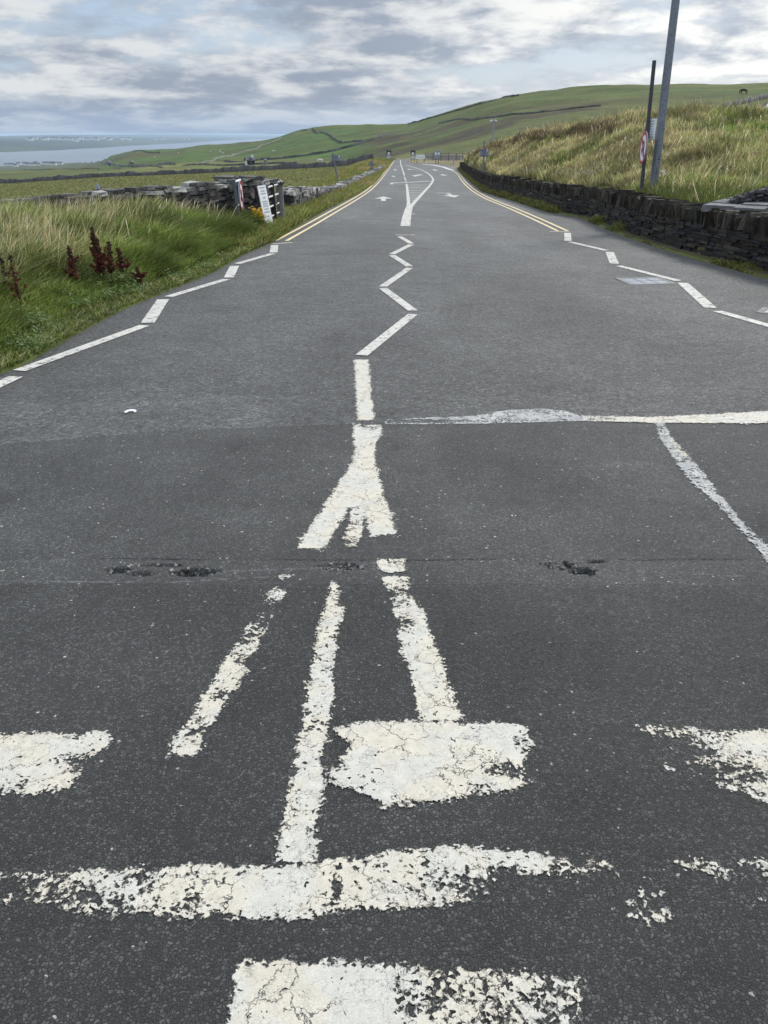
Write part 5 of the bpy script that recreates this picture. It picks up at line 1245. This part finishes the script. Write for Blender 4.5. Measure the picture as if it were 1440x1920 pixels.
# ------------------------------------------------------------ houses
def house(x, y, z, L, D, H, rot, label, grp, proto=[None]):
    root = empty('house', (x, y, z), label, 'house', grp, rot)
    m = MB(); m.box((0, 0, H/2 - 1), (L, D, H + 2)); m.add([(-L/2, -D/2, H), (-L/2, D/2, H), (-L/2, 0, H + D*.38)], [(0, 1, 2)]); m.add([(L/2, -D/2, H), (L/2, D/2, H), (L/2, 0, H + D*.38)], [(2, 1, 0)]); m.build('wall', M['housewhite'], root)
    m = MB(); e = .3
    for s in (-1, 1):
        V = np.array([(-L/2 - e, s*(D/2 + e), H - .2), (L/2 + e, s*(D/2 + e), H - .2), (L/2 + e, 0, H + D*.40), (-L/2 - e, 0, H + D*.40)]); V2 = V + np.array([0, 0, .25]); m.add(np.vstack([V, V2]), [(0,1,2,3),(7,6,5,4),(0,4,5,1),(1,5,6,2),(2,6,7,3),(3,7,4,0)])
    rf = m.build('roof', M['slate'], root); m = MB(); m.box((L*.35, 0, H + D*.45), (.8, .8, 1.6)); m.build('chimney', M['housewhite'], rf)
    for i in (-1, 1):
        m = MB(); m.box((i*L*.28, -D/2 - .02, H*.5), (1.2, .08, 1.3)); m.build('window', M['glass'], root)
    m = MB(); m.box((0, -D/2 - .03, 1.05), (1.1, .08, 2.1)); m.build('door', M['darksteel'], root)
    return root
shore = [(22, 311), (36, 310), (48, 309.5), (54, 310.5), (68, 308.5), (70, 310.5), (86, 308), (89, 309.5), (100, 308.5), (101, 310.2), (94, 310), (60, 311.5), (124, 302.5), (131, 302), (142, 301.5), (144, 303), (30, 313), (12, 311), (112, 309)]
for i, (a, b) in enumerate(shore):
    x, y, z = hit(a, max(b, 303.5) if a > 110 else b, 800, 3150); k = max(1, y/2200)
    house(x, y, z, random.uniform(14, 24), 9, random.uniform(5, 7.5), random.uniform(-.6, .6), 'small white house in the shoreline village beyond the fields', 'white houses of the shoreline village')
for i in range(70):
    a = random.gauss(150, 50) if i < 55 else random.uniform(0, 420); b = 262.6 - .004*a + random.gauss(0, .9)
    s = slope_of(b); x, y, z = hit(a, b, 5200, 30000)
    house(x, y, z, random.uniform(24, 48), 22, random.uniform(10, 18), random.uniform(-.5, .5), 'tiny white building in the distant town across the bay', 'white buildings of the far town')
x, y, z = hit(469, 309.5, 100); house(x, y, z, 3.0, 2.2, 1.6, .5, 'lone tiny white hut below the left green hill', None)
for a, b in ((203, 309), (247, 312), (206, 310.5)):
    x, y, z = hit(a, b, 600, 3000); house(x, y, z, y*.0045, y*.003, y*.0022, .3, 'small pale farm building by the wall at the foot of the low hill', 'farm buildings at the hill foot')
# white vehicle half out of the frame on the mound, upper right
Y = 33; cx, cz = x_at(1446, 222, Y), float(terrain(x_at(1446, 222, Y), Y)); r = empty('parked_van', (cx + .15, Y, z_at(231, Y)), 'white van mostly out of frame at the right edge on the mound', 'van')
m = MB(); V = [(-1.15, -.85, .35), (2.6, -.85, .35), (2.6, -.85, 1.55), (-.45, -.85, 1.55), (-.95, -.85, .95), (-1.15, -.85, .85)]; n = 6; V2 = [(a, .85, c) for a, b, c in V]
m.add([(a*.6 + .4, b, c*.55) for a, b, c in V + V2], [tuple(range(n)), tuple(range(n, 2*n))[::-1]] + [(i, i + n, (i + 1) % n + n, (i + 1) % n) for i in range(n)]); m.build('body', M['housewhite'], r, bevel=.05)
m = MB(); m.add([(.16 - .03, -.86, .50), (.75, -.86, .50), (.75, -.86, .78), (.25, -.86, .78)], [(0, 1, 2, 3)]); m.build('window', M['glass'], r)
for a in (-.0, 1.5):
    m = MB(); m.tube((a + .3, -.90, .16), (a + .3, -.72, .16), .18, .18, 16); m.build('wheel', M['black'], r)

# ------------------------------------------------------------ haze over the bay
def haze():
    me = MB(); me.box((0, 20000, -60), (90000, 50000, 130), col=(1, 1, 1)); m = bpy.data.materials.new('haze'); m.use_nodes = True; nt = m.node_tree; nt.nodes.clear()
    o = nt.nodes.new('ShaderNodeOutputMaterial'); v = nt.nodes.new('ShaderNodeVolumePrincipled'); v.inputs['Color'].default_value = (.62, .80, 1, 1); v.inputs['Density'].default_value = HAZE; v.inputs['Anisotropy'].default_value = .2
    nt.links.new(v.outputs[0], o.inputs['Volume']); h = me.build('haze', m); tag(h, kind='stuff')
HAZE = 5.5e-5
if HAZE: haze()
